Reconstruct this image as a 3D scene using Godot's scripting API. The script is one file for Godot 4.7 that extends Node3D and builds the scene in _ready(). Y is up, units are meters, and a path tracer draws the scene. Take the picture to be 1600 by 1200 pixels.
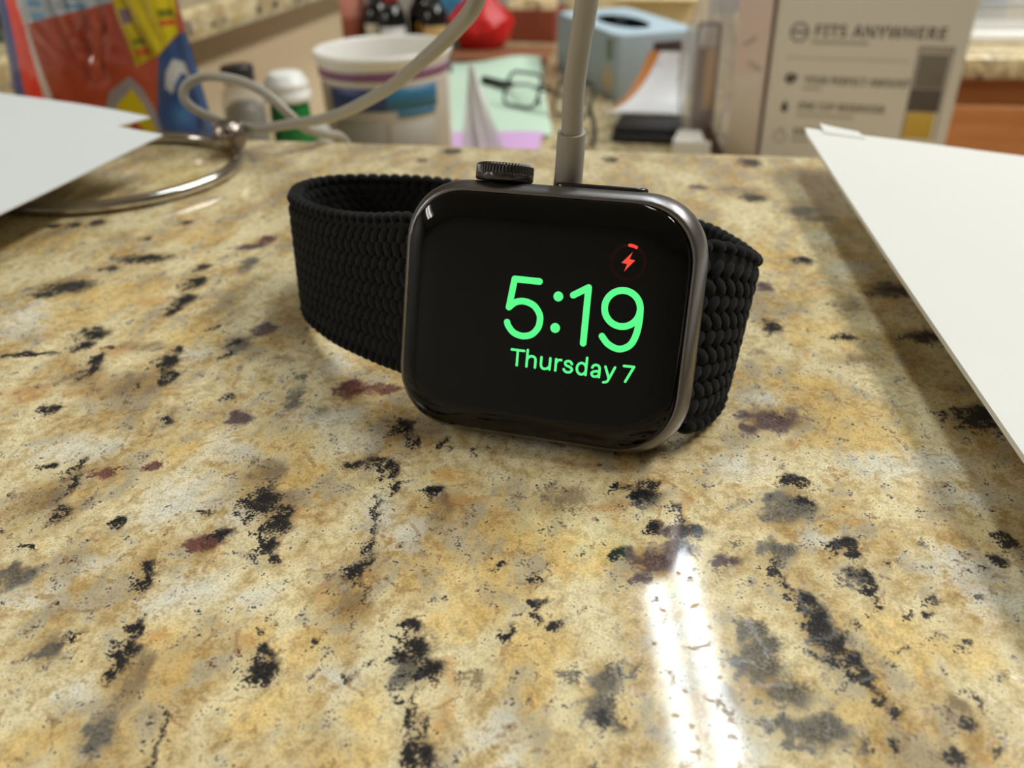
extends Node3D
# A smartwatch on its side on a granite bar top, cluttered lower kitchen counter behind. Built in millimetres, committed in metres.
# x runs along the bar, -z away from the viewer, y = 0 is the top of the bar.
const MM := 0.001
const FEAT_BLACK := [-99.9, -97.3, 1.31, 1.2, -44.9, -91.7, 1.53, 0.95, -41.9, -92.9, 1.41, 1.1, -38.6, -91.1, 1.31, 1.57, -36.9, -87.7, 0.71, 1.46, -40.4, -102.1, 1.43, 2.52, -37.3, -98.3, 0.8, 1.67, -78.6, -97.3, 0.73, 0.94, -85.4, -84, 0.61, 1.93, -83.3, -80.1, 0.63, 2.43, -80.6, -74.1, 0.73, 1.42, -89.5, -83.3, 1.02, 0.79, -54.3, -81.3, 2.33, 3.09, -50, -79.4, 1.12, 1.88, -49.9, -76.8, 1.82, 1.82, -49.4, -73, 1.02, 1.72, -47.4, -70.7, 0.82, 0.92, -61.1, -77.5, 1.21, 0.43, -56.5, -73.9, 1.02, 0.92, -71.7, -73.2, 0.82, 1.29, -62.6, -67.1, 1.02, 1.39, -61.7, -64.4, 1.02, 1.78, -80, -67.5, 0.8, 0.63, -58.3, -56.7, 0.92, 1.17, -57.6, -54.4, 1.33, 1.5, -57.3, -52.2, 0.73, 1.97, -64.5, -55.3, 0.51, 0.79, -42, -56.8, 1.31, 1.46, -41.3, -54.5, 1.82, 1.4, -40.5, -52.7, 0.71, 1.35, -43.5, -60, 0.31, 0.7, -36.3, -70.3, 0.8, 1.58, -37.7, -81.5, 0.25, 3.2, -36.1, -75.4, 0.29, 2.43, -35.6, -71.9, 0.29, 1.85, -33.9, -67.2, 0.29, 2.74, -27, -63.3, 1.31, 0.94, -25.6, -60.1, 1.61, 1.83, -23.4, -57.7, 1.41, 1.56, -31.2, -87.4, 0.9, 1.14, -19, -75.1, 0.51, 0.67, -15.8, -64.1, 0.71, 0.87, -23.6, -52.5, 0.51, 2.35, -21.3, -47.4, 1.43, 1.93, -21.7, -50.9, 0.51, 1.46, -48, -46.2, 0.41, 2.16, -46.6, -42.6, 0.41, 1.44, -40.8, -45.9, 0.29, 0.71, -2.4, -92, 1.92, 1.99, -5.3, -93.2, 1.12, 1, -1.1, -94.5, 0.92, 1.13, 2.4, -88.4, 0.51, 1.28, 4.3, -85.4, 1.61, 1.48, -0.5, -85.3, 0.8, 1.28, -4.6, -79.1, 0.71, 0.95, 23.3, -85.5, 1.61, 1.14, 24.1, -84.4, 0.92, 0.91, 24.9, -80.3, 0.9, 1.7, 25.2, -77.7, 0.61, 1.23, 25.9, -76.2, 0.61, 0.61, 43.2, -89.8, 1.31, 1.38, 41.3, -86.3, 1.12, 1.1, 38.8, -84, 0.61, 0.65, 14.5, -79.5, 0.51, 1.72, 15.7, -77, 0.51, 1.49, 17.7, -74.8, 1.02, 1.63, 18.8, -71.5, 1.43, 2.06, 20.1, -68.9, 1.21, 1.58, 21.5, -66.9, 1.33, 1.37, 22.8, -64.8, 1.12, 1.13, 23.8, -63.2, 0.8, 0.94, 25, -61.4, 0.51, 0.94, 18.3, -98.1, 1.72, 1.16, 19.2, -93.7, 1.02, 1.87, -13.3, -69.6, 0.9, 0.81, -14, -73.1, 0.51, 0.87, -12.9, -66.7, 0.41, 0.81, -10.8, -65.9, 0.61, 0.76, -13.4, -75.8, 0.29, 0.46, 32.1, -61.1, 0.61, 0.47, 33.6, -64.1, 0.31, 1.25, 34, -71.3, 0.61, 0.5, 29.9, -56.6, 0.63, 0.98, 33.9, -59.1, 0.61, 0.69, 22.5, -72.5, 0.49, 0.76, 27.6, -83.3, 0.61, 0.65, -129.5, -141.6, 4.84, 3.41, -131.4, -137.1, 2.23, 1.31, -121.6, -158.4, 5.52, 2.33, -125.6, -152.2, 1.82, 1.51, -105.2, -155.8, 1.53, 2.19, -102.4, -147.9, 2.02, 3.41, -100.2, -139.2, 1.82, 3.14, -99.8, -135.1, 1.31, 2.43, -109.6, -122.9, 2.53, 2.42, -108.8, -117.9, 1.7, 1.58, -116.9, -113.6, 4.86, 0.74, -102.7, -113.5, 1.1, 2.42, -101.3, -109.5, 1.02, 1.86, -102.7, -118.6, 0.9, 0.73, -89.1, -114.9, 1.7, 2.87, -86, -110.1, 1.21, 2.26, -89.6, -119.6, 0.9, 1.76, -78.6, -97.1, 0.82, 1.15, -87.6, -128.4, 0.71, 1.1, -79.6, -119.4, 0.61, 1.47, -80.2, -124.6, 1.1, 1.04, -89.7, -106.9, 0.61, 0.84, -72.2, -105.4, 0.71, 0.82, -127.8, -169.9, 1.21, 1.29, -124.3, -181, 1.39, 1.38, -157.2, -174.8, 1.7, 1.43, -152, -175.9, 1.72, 1.43, -147.2, -178, 2.09, 1.92, 26.1, -177.9, 1.9, 2.06, 17.8, -145.5, 1.61, 2.79, 30.7, -142.8, 2.04, 1, 41.8, -164.9, 3.84, 2.96, 44.3, -145.4, 2.94, 2.38, 47.6, -118.9, 4.25, 3.09, 17.4, -218.3, 2.92, 2.96, 17.5, -248.9, 2.9, 3.68, -42.9, -48.5, 0.25, 0.49, -43.3, -62.4, 0.25, 0.28, -44.9, -74.6, 0.25, 0.37, -31.8, -97.5, 0.41, 0.63, -28, -98.1, 0.31, 0.46, -33.2, -98.9, 0.51, 0.87, 6, -94.6, 0.29, 0.54, 3.2, -82.2, 0.41, 0.59, 32.1, -77.6, 0.61, 0.42, 30.9, -75.1, 0.51, 0.37, 29.2, -75.3, 0.41, 0.37, 37.7, -79.3, 0.31, 0.33, -37.1, -59.1, 0.41, 0.75, -31.3, -55.2, 0.29, 0.59, -3.6, -55, 0.51, 0.9, 36.7, -68, 0.39, 0.65, -22.8, -247.6, 1.9, 2.59, -72.8, -250.9, 2.41, 2.85, 24.2, -57.1, 0.41, 0.8, 27.5, -69.8, 0.41, 0.47]
const FEAT_GREY := [-61, -107.2, 1.41, 4.02, -62.6, -113.4, 0.9, 1.71, 17, -92.9, 3.45, 3.46, -2.6, -91, 1.72, 2.78, -4.7, -56.3, 1.94, 2.3, -4.4, -59.7, 1.41, 1.8, -4.2, -61, 0.51, 1.5, -7.8, -59.2, 0.92, 0.8, -1.5, -61.7, 0.92, 1.18, -2.6, -54.8, 1.53, 1.29, -4.4, -49.6, 0.92, 0.96, 12, -65.2, 2.74, 3.43, 14.5, -61.9, 2.62, 2.41, 11.3, -69.7, 1.63, 2.42, 16.7, -56.9, 3.45, 1.87, 21.3, -56.5, 0.9, 0.86, 32.8, -88, 0.8, 0.93, 9.7, -83.9, 0.92, 0.73, 14.8, -83, 2.33, 1.87, -95.6, -158.6, 1.92, 5.16, -79.7, -123.6, 2.94, 3.59, -78.7, -62, 2.84, 2.07, -54, -43.9, 2.26, 1.97, -59.8, -89.6, 0.61, 0.98, 31.9, -204.9, 4.52, 2.58, -25.9, -57.5, 1.51, 2.61, 19.2, -70.1, 2.14, 3.62, 16, -90.7, 3.06, 1.77, 28.5, -209.1, 3.7, 3.17, 23.5, -79.5, 1, 1.7, -66.7, -53.3, 1.53, 2.28]
const FEAT_PURPLE := [-67.4, -99.7, 2.14, 2.02, 15.6, -113.1, 4.54, 2.98, 12.1, -110.2, 1.41, 1.55, -100.1, -168.7, 3.43, 2.01, -77.3, -129.2, 2.31, 2.16, 3.6, -225, 2.41, 2.1, 17.5, -162.6, 1.82, 2.18, -0.2, -79, 3.55, 2.28, 2.5, -81.5, 2.43, 1.38, 2, -84.5, 2.12, 1.23, -1.5, -75.1, 1.12, 1.08, 8.4, -80.8, 1.92, 1.6, -44.5, -159.6, 0.39, 0.98]
const FEAT_BURGUNDY := [-52.7, -111.4, 2.62, 2.33, -47.1, -112.5, 2.82, 1.48, -80.2, -83.8, 1.92, 1.4, -74.2, -86, 1.21, 1.27, -58.2, -71.9, 2.53, 1.53, -57.3, -72.7, 1.41, 0.99, -97.9, -173.1, 2.21, 2.11, -79.1, -240.6, 1.61, 2.03, -37.5, -252, 1.19, 2.02]
const FEAT_BROWN := [-79.1, -63.6, 2.45, 1.21, -66.1, -52.9, 1.12, 2.23, -35.1, -65.7, 1.82, 2.91, -37, -68.8, 1.72, 1.28, -79.9, -100.4, 1.1, 2.33, -97, -119.7, 3.64, 2.28, -18.3, -57.1, 1.33, 0.98, -51.3, -79.2, 2.84, 3.51, 32.3, -155.3, 3.02, 3.85, 31.4, -134.9, 3.72, 2.18, 15, -135.1, 1.61, 2.27, 7.7, -78.3, 1.53, 1.31, -85.9, -76, 3.76, 4.34, -81.3, -74, 2.74, 2.78, -68.9, -119.2, 2.33, 1.88, -29.1, -84.3, 1.72, 3.27, -56.9, -86.9, 2.84, 2.16, 10, -81, 1.63, 1.61, -91.7, -106.6, 5.66, 3.91, -101, -107.3, 4.64, 3.12, -55.3, -104.4, 1.7, 1.92, -54.7, -50.5, 1.43, 3.46, 14.9, -222.1, 6.62, 4.08, 31.2, -62.9, 0.92, 2.27, 8.2, -60.3, 1.31, 1.61, -1.5, -102.5, 3.74, 1.94, -11.2, -88.8, 5.27, 2.77]
const FEAT_PALE := [-65.4, -80.1, 5.27, 4.91, -67.1, -76.5, 3.55, 2.77, -54.7, -64.9, 3.64, 2.9, -57, -62.5, 2.35, 2.33, -59.4, -61.1, 1.61, 1.45, -88.4, -88.1, 6.07, 3.11, -63.7, -92.2, 5.88, 3, -14.5, -51.6, 2.23, 2.51, -73.9, -59.5, 3.57, 1.94, -47.3, -64.3, 2.62, 1.69, -52.5, -102.9, 4.15, 3.72, -55.9, -103.3, 3.13, 2.3, -86.7, -118.3, 3.55, 2.47, -128.2, -125.6, 5.86, 7.01, -126.5, -128.7, 4.04, 3.56, 14.9, -119.2, 3.55, 1.55, 32.8, -104.3, 8.09, 3.29, 36.8, -84.6, 5.37, 3.29, 39.8, -79.7, 4.47, 2.99, 10.5, -100.5, 3.64, 3.02, 42, -98.6, 4.25, 2.13, -45.8, -96.8, 2.94, 2.38, -36.5, -81.7, 2.65, 4.05, -32.7, -78.4, 2.04, 3.29, -59.8, -48.2, 2.14, 1.87, -32.2, -54.6, 2.04, 2.5, 40.1, -106.3, 3.55, 2.09, -17.8, -101.5, 5.76, 2.33, 32.7, -192.4, 4.33, 3.1, 36, -174.4, 4.43, 3.27, 5.5, -66.8, 1.72, 5.44, 8.8, -55, 2.14, 3.54, 10.6, -53.2, 1.82, 2.09, -69.7, -65.9, 2.23, 1.19, -58.8, -118.5, 3.43, 2.77, -12, -49, 1.21, 2.76, -56.5, -78.3, 2.12, 3.26, 20.5, -86.4, 2.43, 1.86]
const FEAT_GOLD := [-21.5, -66.6, 4.15, 3.41, -27.9, -50.5, 2.33, 3.84, -27.2, -46.9, 2.65, 2.16, -60.2, -41.5, 3.25, 2.23, -53.9, -56.1, 2.94, 2.83, -52.5, -52.7, 2.43, 3.5, 29.6, -111.9, 7.58, 4.35, 25.6, -117.5, 5.95, 3.28, 29.6, -70.2, 4.76, 2.95, 27.3, -72.6, 2.84, 2.76, -11.9, -62.7, 3.55, 5.43, -12.4, -79.5, 4.06, 3.09, -9.5, -76.5, 3.13, 2.21, -116.2, -139.4, 9.77, 5.82, -118.5, -129.9, 6.66, 4.18, -90.5, -125.8, 4.96, 3.74, -56.6, -95.1, 4.96, 3.11, -51.3, -87.8, 3.76, 3.1, -37.4, -58.1, 2.84, 2.74, -44, -58.8, 2.23, 1.89, -25.3, -73.7, 4.06, 2.28, -16.9, -81.2, 5.05, 2.5, 20.9, -60.3, 2.62, 1.65, -153.1, -163.2, 9.75, 4.29, -117.1, -172.2, 8.05, 3.46, 19.2, -179.1, 5.42, 4.97, 26.3, -143.7, 5.74, 4.39, -72.6, -90.7, 4.06, 2.04, -20, -72.3, 3.16, 2.67, -38.3, -50.2, 4.06, 3.19, 34.8, -70.2, 2.74, 2.58, 22.4, -124.8, 5.15, 3.21, -6.6, -79.3, 3.23, 1.85, -31.1, -91.3, 3.74, 1.81]
const FEAT_ORANGE := [-108, -101.5, 4.54, 2.53, -106.2, -100.5, 2.84, 1.66, -128.1, -160.2, 3.41, 2.4, -21, -57.5, 1.02, 2.23, -39.5, -66.7, 1.12, 1.06, -45, -57.7, 1.41, 1.31, -48.2, -79.7, 1.02, 1.88, 3.4, -92, 1.21, 1.91, 3.1, -88.5, 0.82, 2.12, 24.9, -90.3, 1.63, 0.76, -10.9, -80.4, 0.71, 0.96, -10.7, -76.2, 0.41, 0.86, 22.6, -137, 0.9, 4.6, 19, -107.6, 1.51, 0.67, -98.2, -103.5, 3.33, 1.69, -19.8, -53.6, 0.9, 2.33, -26.9, -86.1, 3.55, 1.39, -7.6, -88, 3.45, 1.35, -101.7, -117.7, 3.74, 2.02, -55.3, -57.2, 1.53, 1.17, 35.8, -101.8, 1.31, 0.55, 32.2, -57.2, 1.43, 0.92, -30.1, -91.4, 2.23, 1.5, -106.1, -137.7, 3.55, 2.5]

# the two finely drawn areas of the bar top: x, z of the far left corner and size, in mm
const FAR_AREA := [-245.0, -260.0, 350.0, 225.0]
const NEAR_AREA := [-115.0, -150.0, 180.0, 115.0]
const LOW := -160.0        # top of the lower counter
const FLOOR_Y := -1070.0
const CEIL_Y := 1330.0

var M := {}
var taken := {}
var rng := RandomNumberGenerator.new()
var wood_tex: ImageTexture

# ------------------------------------------------------------------ naming
func numbered(called: String) -> String:
	if not taken.has(called):
		taken[called] = 0
		return called
	taken[called] += 1
	return "%s_%03d" % [called, taken[called]]

func tag(o: Node3D, label: String, category: String, group := "") -> Node3D:
	o.set_meta("label", label)
	o.set_meta("category", category)
	if group != "":
		o.set_meta("group", group)
	return o

func thing(called: String, label: String, category: String, at := Vector3.ZERO, turn := 0.0, group := "") -> Node3D:
	var o := Node3D.new()
	o.name = numbered(called)
	add_child(o)
	o.position = at * MM
	o.rotation_degrees.y = turn
	return tag(o, label, category, group)

func put(called: String, st: SurfaceTool, m: Material, parent: Node = null) -> MeshInstance3D:
	var o := MeshInstance3D.new()
	st.generate_normals()
	o.mesh = st.commit()
	o.material_override = m
	if parent == null:
		o.name = numbered(called)
		add_child(o, true)
	else:
		o.name = called
		parent.add_child(o, true)
	return o

func struct(called: String, st: SurfaceTool, m: Material) -> MeshInstance3D:
	var o := put(called, st, m)
	o.set_meta("kind", "structure")
	return o

# ------------------------------------------------------------------ mesh helpers
func mb() -> SurfaceTool:
	var st := SurfaceTool.new()
	st.begin(Mesh.PRIMITIVE_TRIANGLES)
	return st

func tri(st: SurfaceTool, a: Vector3, b: Vector3, c: Vector3, g := 0) -> void:
	for p in [a, c, b]:
		st.set_smooth_group(g)
		st.set_uv(Vector2(p.x, p.z))
		st.add_vertex(p * MM)

func quad(st: SurfaceTool, a: Vector3, b: Vector3, c: Vector3, d: Vector3, g := 0) -> void:   # counter-clockwise seen from outside
	tri(st, a, b, c, g)
	tri(st, a, c, d, g)

func uvquad(st: SurfaceTool, p: Array, uv: Array, g := 0) -> void:
	for k in [0, 2, 1, 0, 3, 2]:
		st.set_smooth_group(g)
		st.set_uv(uv[k])
		st.add_vertex(p[k] * MM)

func grid(st: SurfaceTool, rows: Array, close := false, flip := false, g := 0) -> void:
	for i in rows.size() - 1:
		var n: int = rows[i].size()
		for j in (n if close else n - 1):
			var k := (j + 1) % n
			if flip:
				quad(st, rows[i][k], rows[i][j], rows[i + 1][j], rows[i + 1][k], g)
			else:
				quad(st, rows[i][j], rows[i][k], rows[i + 1][k], rows[i + 1][j], g)

func lathe(st: SurfaceTool, prof: Array, at := Vector3.ZERO, n := 32, from := 0.0, to := TAU, b := Basis.IDENTITY, wob := 0.0) -> void:
	var rows := []
	var full := to - from > TAU - 0.001
	for p in prof:
		var row := []
		for j in (n if full else n + 1):
			var a := from + (to - from) * j / n
			var r: float = p.x * (1.0 + wob * sin(a * 3.0 + p.y * 0.11) + wob * 0.7 * sin(a * 7.0 - p.y * 0.07))
			row.append(at + b * Vector3(r * cos(a), p.y, r * sin(a)))
		rows.append(row)
	grid(st, rows, full, true)

func spline(pts: Array, per := 8) -> Array:
	var out := []
	for i in pts.size() - 1:
		var p0: Vector3 = pts[maxi(i - 1, 0)]
		var p3: Vector3 = pts[mini(i + 2, pts.size() - 1)]
		for k in per:
			out.append((pts[i] as Vector3).cubic_interpolate(pts[i + 1], p0, p3, float(k) / per))
	out.append(pts[-1])
	return out

func tube(st: SurfaceTool, pts: Array, r: float, n := 14, close := false, r2 := -1.0) -> void:
	var rows := []
	var t := ((pts[1] as Vector3) - (pts[0] as Vector3)).normalized()
	var u := t.cross(Vector3.UP if absf(t.y) < 0.9 else Vector3.RIGHT).normalized()
	for i in pts.size():
		var a: Vector3 = pts[maxi(i - 1, 0)] if not close else pts[(i - 1 + pts.size()) % pts.size()]
		var b: Vector3 = pts[mini(i + 1, pts.size() - 1)] if not close else pts[(i + 1) % pts.size()]
		var t2 := (b - a).normalized()
		u = (u - t2 * u.dot(t2)).normalized()
		var w := t2.cross(u)
		var row := []
		var rad := r if r2 < 0.0 else lerpf(r, r2, float(i) / (pts.size() - 1))
		for j in n:
			var ang := TAU * j / n
			row.append((pts[i] as Vector3) + (u * cos(ang) + w * sin(ang)) * rad)
		rows.append(row)
	if close:
		rows.append(rows[0])
	grid(st, rows, true)
	if not close:
		for j in n:
			tri(st, pts[0], rows[0][(j + 1) % n], rows[0][j], 1)
			tri(st, pts[-1], rows[-1][j], rows[-1][(j + 1) % n], 2)

func rbox(st: SurfaceTool, c: Vector3, size: Vector3, r := 1.0, b := Basis.IDENTITY, seg := 3) -> void:
	var h := size / 2.0
	r = minf(r, minf(h.x, minf(h.y, h.z)) * 0.999)
	var ts := [0, 1, 2]
	for ax in 3:
		for s in [-1.0, 1.0]:
			var u := (ax + 1) % 3
			var w := (ax + 2) % 3
			var us := edge_samples(h[u], r, seg)
			var ws := edge_samples(h[w], r, seg)
			var rows := []
			for q in ws:
				var row := []
				for p in us:
					var v := Vector3.ZERO
					v[ax] = h[ax] * s
					v[u] = p
					v[w] = q
					var inner := Vector3(clampf(v.x, -h.x + r, h.x - r), clampf(v.y, -h.y + r, h.y - r), clampf(v.z, -h.z + r, h.z - r))
					row.append(c + b * (inner + (v - inner).normalized() * r))
				rows.append(row)
			grid(st, rows, false, s < 0.0)

func edge_samples(h: float, r: float, seg: int) -> Array:
	var a := []
	for k in seg + 1:
		a.append(-h + r - r * tan(PI / 4.0 * (1.0 - float(k) / seg)))
	for k in seg + 1:
		a.append(h - r + r * tan(PI / 4.0 * float(k) / seg))
	return a

func ball(st: SurfaceTool, c: Vector3, b: Basis, n := 8, m := 6) -> void:   # an ellipsoid: b holds its three half axes
	var rows := []
	for i in m + 1:
		var row := []
		var v := -PI / 2 + PI * i / m
		for j in n:
			var a := TAU * j / n
			row.append(c + b * Vector3(cos(v) * cos(a), sin(v), cos(v) * sin(a)))
		rows.append(row)
	grid(st, rows, true, b.determinant() > 0.0)

func sheet(st: SurfaceTool, rows: Array, t: float) -> void:   # a curved sheet with thickness t below rows (seen from above, rows go away, columns go right)
	var low := []
	for row in rows:
		var l := []
		for p in row:
			l.append(p - Vector3(0, t, 0))
		low.append(l)
	grid(st, rows, false, false, 0)
	grid(st, low, false, true, 1)
	var m: int = rows.size() - 1
	var n: int = rows[0].size() - 1
	for i in m:
		quad(st, rows[i][0], rows[i + 1][0], low[i + 1][0], low[i][0], 2)
		quad(st, rows[i + 1][n], rows[i][n], low[i][n], low[i + 1][n], 3)
	for j in n:
		quad(st, rows[0][j + 1], rows[0][j], low[0][j], low[0][j + 1], 4)
		quad(st, rows[m][j], rows[m][j + 1], low[m][j + 1], low[m][j], 5)

func prism(st: SurfaceTool, poly: PackedVector2Array, z0: float, z1: float, o := Vector3.ZERO, b := Basis.IDENTITY) -> void:   # outline in x, y; from z0 to z1
	if not Geometry2D.is_polygon_clockwise(poly):
		pass
	else:
		poly.reverse()
	var t := Geometry2D.triangulate_polygon(poly)
	var f := func(p: Vector2, z: float) -> Vector3: return o + b * Vector3(p.x, p.y, z)
	for i in range(0, t.size(), 3):
		var q := [poly[t[i]], poly[t[i + 1]], poly[t[i + 2]]]
		if (q[1] - q[0]).cross(q[2] - q[0]) < 0.0:
			q = [q[0], q[2], q[1]]
		tri(st, f.call(q[0], z1), f.call(q[1], z1), f.call(q[2], z1), 1)
		tri(st, f.call(q[0], z0), f.call(q[2], z0), f.call(q[1], z0), 2)
	for i in poly.size():
		var k := (i + 1) % poly.size()
		quad(st, f.call(poly[i], z0), f.call(poly[k], z0), f.call(poly[k], z1), f.call(poly[i], z1), 3)

func stroke(st: SurfaceTool, pts: Array, w: float, z: float, t := 0.04, close := false) -> void:   # a round-ended line drawn in x, y
	var p := PackedVector2Array(pts)
	if close:
		p.append(pts[0])
	for i in p.size() - 1:
		var d := (p[i + 1] - p[i]).normalized() * w / 2.0
		var q := Vector2(-d.y, d.x)
		prism(st, PackedVector2Array([p[i] - q, p[i + 1] - q, p[i + 1] + q, p[i] + q]), z, z + t)
	for i in p.size():
		var disc := PackedVector2Array()
		for k in 14:
			disc.append(p[i] + Vector2.from_angle(TAU * k / 14) * w / 2.0)
		prism(st, disc, z, z + t)

func curve2(pts: Array, per := 8) -> Array:
	var a := []
	for p in pts:
		a.append(Vector3(p.x, p.y, 0))
	var out := []
	for p in spline(a, per):
		out.append(Vector2(p.x, p.y))
	return out

func arc2(c: Vector2, rx: float, ry: float, a0: float, a1: float, n := 24) -> Array:
	var out := []
	for k in n + 1:
		var a := deg_to_rad(lerpf(a0, a1, float(k) / n))
		out.append(c + Vector2(cos(a) * rx, sin(a) * ry))
	return out

func lettering(text: String, height: float, m: Material, parent: Node, at: Vector3, turn: Basis = Basis.IDENTITY, bold := true, called := "lettering", squeeze := 1.0) -> MeshInstance3D:
	var f := SystemFont.new()
	f.font_names = PackedStringArray(["Droid Sans"])
	f.font_weight = 700 if bold else 400
	var tm := TextMesh.new()
	tm.font = f
	tm.text = text
	tm.font_size = 64
	tm.pixel_size = height * MM / 46.0
	tm.depth = 0.15 * MM
	tm.curve_step = 2.0
	tm.horizontal_alignment = HORIZONTAL_ALIGNMENT_LEFT
	tm.vertical_alignment = VERTICAL_ALIGNMENT_CENTER
	var o := MeshInstance3D.new()
	o.mesh = tm
	o.material_override = m
	o.name = called
	o.transform = Transform3D(turn * Basis.from_scale(Vector3(squeeze, 1, 1)), at * MM)
	parent.add_child(o, true)
	return o

# ------------------------------------------------------------------ materials
func mat(called: String, r: int, g: int, b: int, rough := 0.6, metal := 0.0, spec := 0.5) -> StandardMaterial3D:
	var m := StandardMaterial3D.new()
	m.resource_name = called
	m.albedo_color = Color8(r, g, b)
	m.roughness = rough
	m.metallic = metal
	m.metallic_specular = spec
	M[called] = m
	return m

func glow(called: String, c: Color, e: float) -> StandardMaterial3D:
	var m := mat(called, 4, 4, 4, 0.5)
	m.emission_enabled = true
	m.emission = c
	m.emission_energy_multiplier = e
	return m

func clear(called: String, r: int, g: int, b: int, a: float, rough := 0.08) -> StandardMaterial3D:
	var m := mat(called, r, g, b, rough)
	m.transparency = BaseMaterial3D.TRANSPARENCY_ALPHA
	m.albedo_color.a = a
	return m

func bump(m: StandardMaterial3D, freq: float, scale: float, strength: float, kind := FastNoiseLite.TYPE_SIMPLEX_SMOOTH) -> void:
	var nt := NoiseTexture2D.new()
	nt.width = 256
	nt.height = 256
	nt.seamless = true
	nt.as_normal_map = true
	nt.bump_strength = strength
	var n := FastNoiseLite.new()
	n.noise_type = kind
	n.frequency = freq
	n.seed = 11
	nt.noise = n
	m.normal_enabled = true
	m.normal_texture = nt
	m.uv1_triplanar = true
	m.uv1_scale = Vector3.ONE * scale

func make_materials() -> void:
	var m: StandardMaterial3D
	m = mat("aluminium", 128, 125, 124, 0.36, 1.0)
	mat("dark_metal", 70, 67, 66, 0.28, 1.0)
	mat("screen_glass", 5, 5, 5, 0.04, 0.0, 0.4)
	m = mat("braid", 10, 11, 13, 0.85, 0.0, 0.3)
	m.rim_enabled = true
	m.rim = 0.22
	m.rim_tint = 0.2
	bump(m, 0.08, 300.0, 5.0)
	mat("white_cable", 162, 156, 144, 0.45)
	mat("puck_white", 205, 204, 200, 0.3)
	m = mat("silver", 190, 184, 176, 0.16, 1.0)
	m = mat("silver_dull", 150, 140, 132, 0.3, 1.0)
	bump(m, 0.03, 60.0, 3.0)
	m = mat("paper", 212, 215, 215, 0.75)
	bump(m, 0.02, 20.0, 0.5)
	m = mat("envelope", 226, 226, 220, 0.6)
	bump(m, 0.012, 14.0, 0.7)
	mat("wall_paint", 200, 180, 146, 0.8)
	mat("crown_metal", 84, 82, 82, 0.33, 1.0)
	mat("room_paint", 222, 219, 212, 0.85)
	mat("ceiling_paint", 225, 222, 214, 0.9)
	mat("floor_tile", 150, 132, 110, 0.5)
	mat("tub_white", 232, 230, 224, 0.35)
	mat("tub_purple", 132, 84, 118, 0.45)
	mat("tub_blue", 30, 52, 110, 0.45)
	mat("tub_teal", 38, 104, 140, 0.45)
	mat("tub_grey", 176, 166, 150, 0.5)
	mat("tub_greyer", 150, 142, 128, 0.5)
	mat("cap_white", 236, 236, 232, 0.35)
	mat("bottle_green", 10, 118, 52, 0.35)
	mat("cap_dark", 36, 34, 36, 0.3)
	m = clear("clear_plastic", 220, 220, 214, 0.30, 0.12)
	clear("clear_film", 226, 224, 224, 0.24, 0.2)
	clear("white_film", 236, 238, 234, 0.8, 0.3)
	mat("syrup", 58, 48, 44, 0.3)
	mat("black_glass", 14, 13, 14, 0.08)
	mat("label_cream", 206, 196, 170, 0.6)
	mat("label_white", 196, 192, 188, 0.6)
	mat("label_amber", 226, 150, 30, 0.6)
	mat("label_gold", 176, 140, 80, 0.5)
	mat("foil_red", 160, 18, 24, 0.35)
	mat("foil_plum", 84, 46, 54, 0.35)
	m = mat("red_plastic", 206, 22, 24, 0.22)
	bump(m, 0.03, 16.0, 6.0)
	m = mat("blue_plastic", 62, 150, 196, 0.28)
	bump(m, 0.03, 16.0, 6.0)
	mat("terracotta", 138, 66, 40, 0.7)
	mat("cream_block", 228, 206, 158, 0.7)
	mat("pink_card", 186, 118, 98, 0.7)
	mat("mint_paper", 204, 230, 208, 0.75)
	mat("lilac_paper", 214, 172, 220, 0.75)
	mat("brown_board", 150, 100, 70, 0.5)
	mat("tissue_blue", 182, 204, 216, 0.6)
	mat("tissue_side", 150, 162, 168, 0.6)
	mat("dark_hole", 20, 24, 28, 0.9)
	mat("dark_brown", 62, 40, 34, 0.6)
	mat("print_green", 40, 98, 52, 0.6)
	mat("print_olive", 96, 112, 66, 0.6)
	mat("print_tan", 176, 160, 128, 0.6)
	mat("card_cream", 218, 202, 160, 0.75)
	mat("card_tan", 176, 122, 62, 0.8)
	mat("packet_white", 226, 226, 228, 0.3)
	mat("packet_orange", 196, 124, 62, 0.4)
	mat("packet_print", 170, 168, 166, 0.5)
	mat("black_leather", 18, 17, 19, 0.5)
	mat("black_frame", 22, 24, 25, 0.3)
	clear("lens", 225, 235, 228, 0.06, 0.03)
	mat("box_taupe", 214, 210, 202, 0.75)
	mat("box_pink", 212, 192, 186, 0.7)
	mat("box_pale", 200, 190, 176, 0.7)
	mat("ink", 84, 80, 74, 0.8)
	mat("ink_soft", 164, 158, 146, 0.8)
	mat("ink_dark", 60, 56, 56, 0.8)
	mat("pod_grey", 116, 110, 104, 0.6)
	mat("pod_dark", 84, 76, 70, 0.6)
	mat("pod_light", 168, 162, 152, 0.6)
	mat("pod_yellow", 196, 162, 66, 0.6)
	mat("amber_pack", 190, 136, 40, 0.4)
	mat("maroon_pack", 92, 56, 48, 0.5)
	mat("teal_pack", 104, 140, 140, 0.5)
	mat("bottle_blue", 30, 110, 180, 0.3)
	mat("steel_tray", 170, 170, 168, 0.3, 0.6)
	mat("handle_metal", 120, 110, 96, 0.35, 1.0)
	glow("green_glow", Color8(92, 250, 140), 1.0)
	glow("red_glow", Color8(255, 72, 60), 1.0)
	glow("ring_glow", Color(0.16, 0.01, 0.03), 0.35)
	m = mat("cabinet_wood", 255, 255, 255, 0.4)
	m.albedo_texture = wood_image()
	m.uv1_triplanar = true
	m.uv1_scale = Vector3(3.0, 3.0, 3.0)

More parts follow.
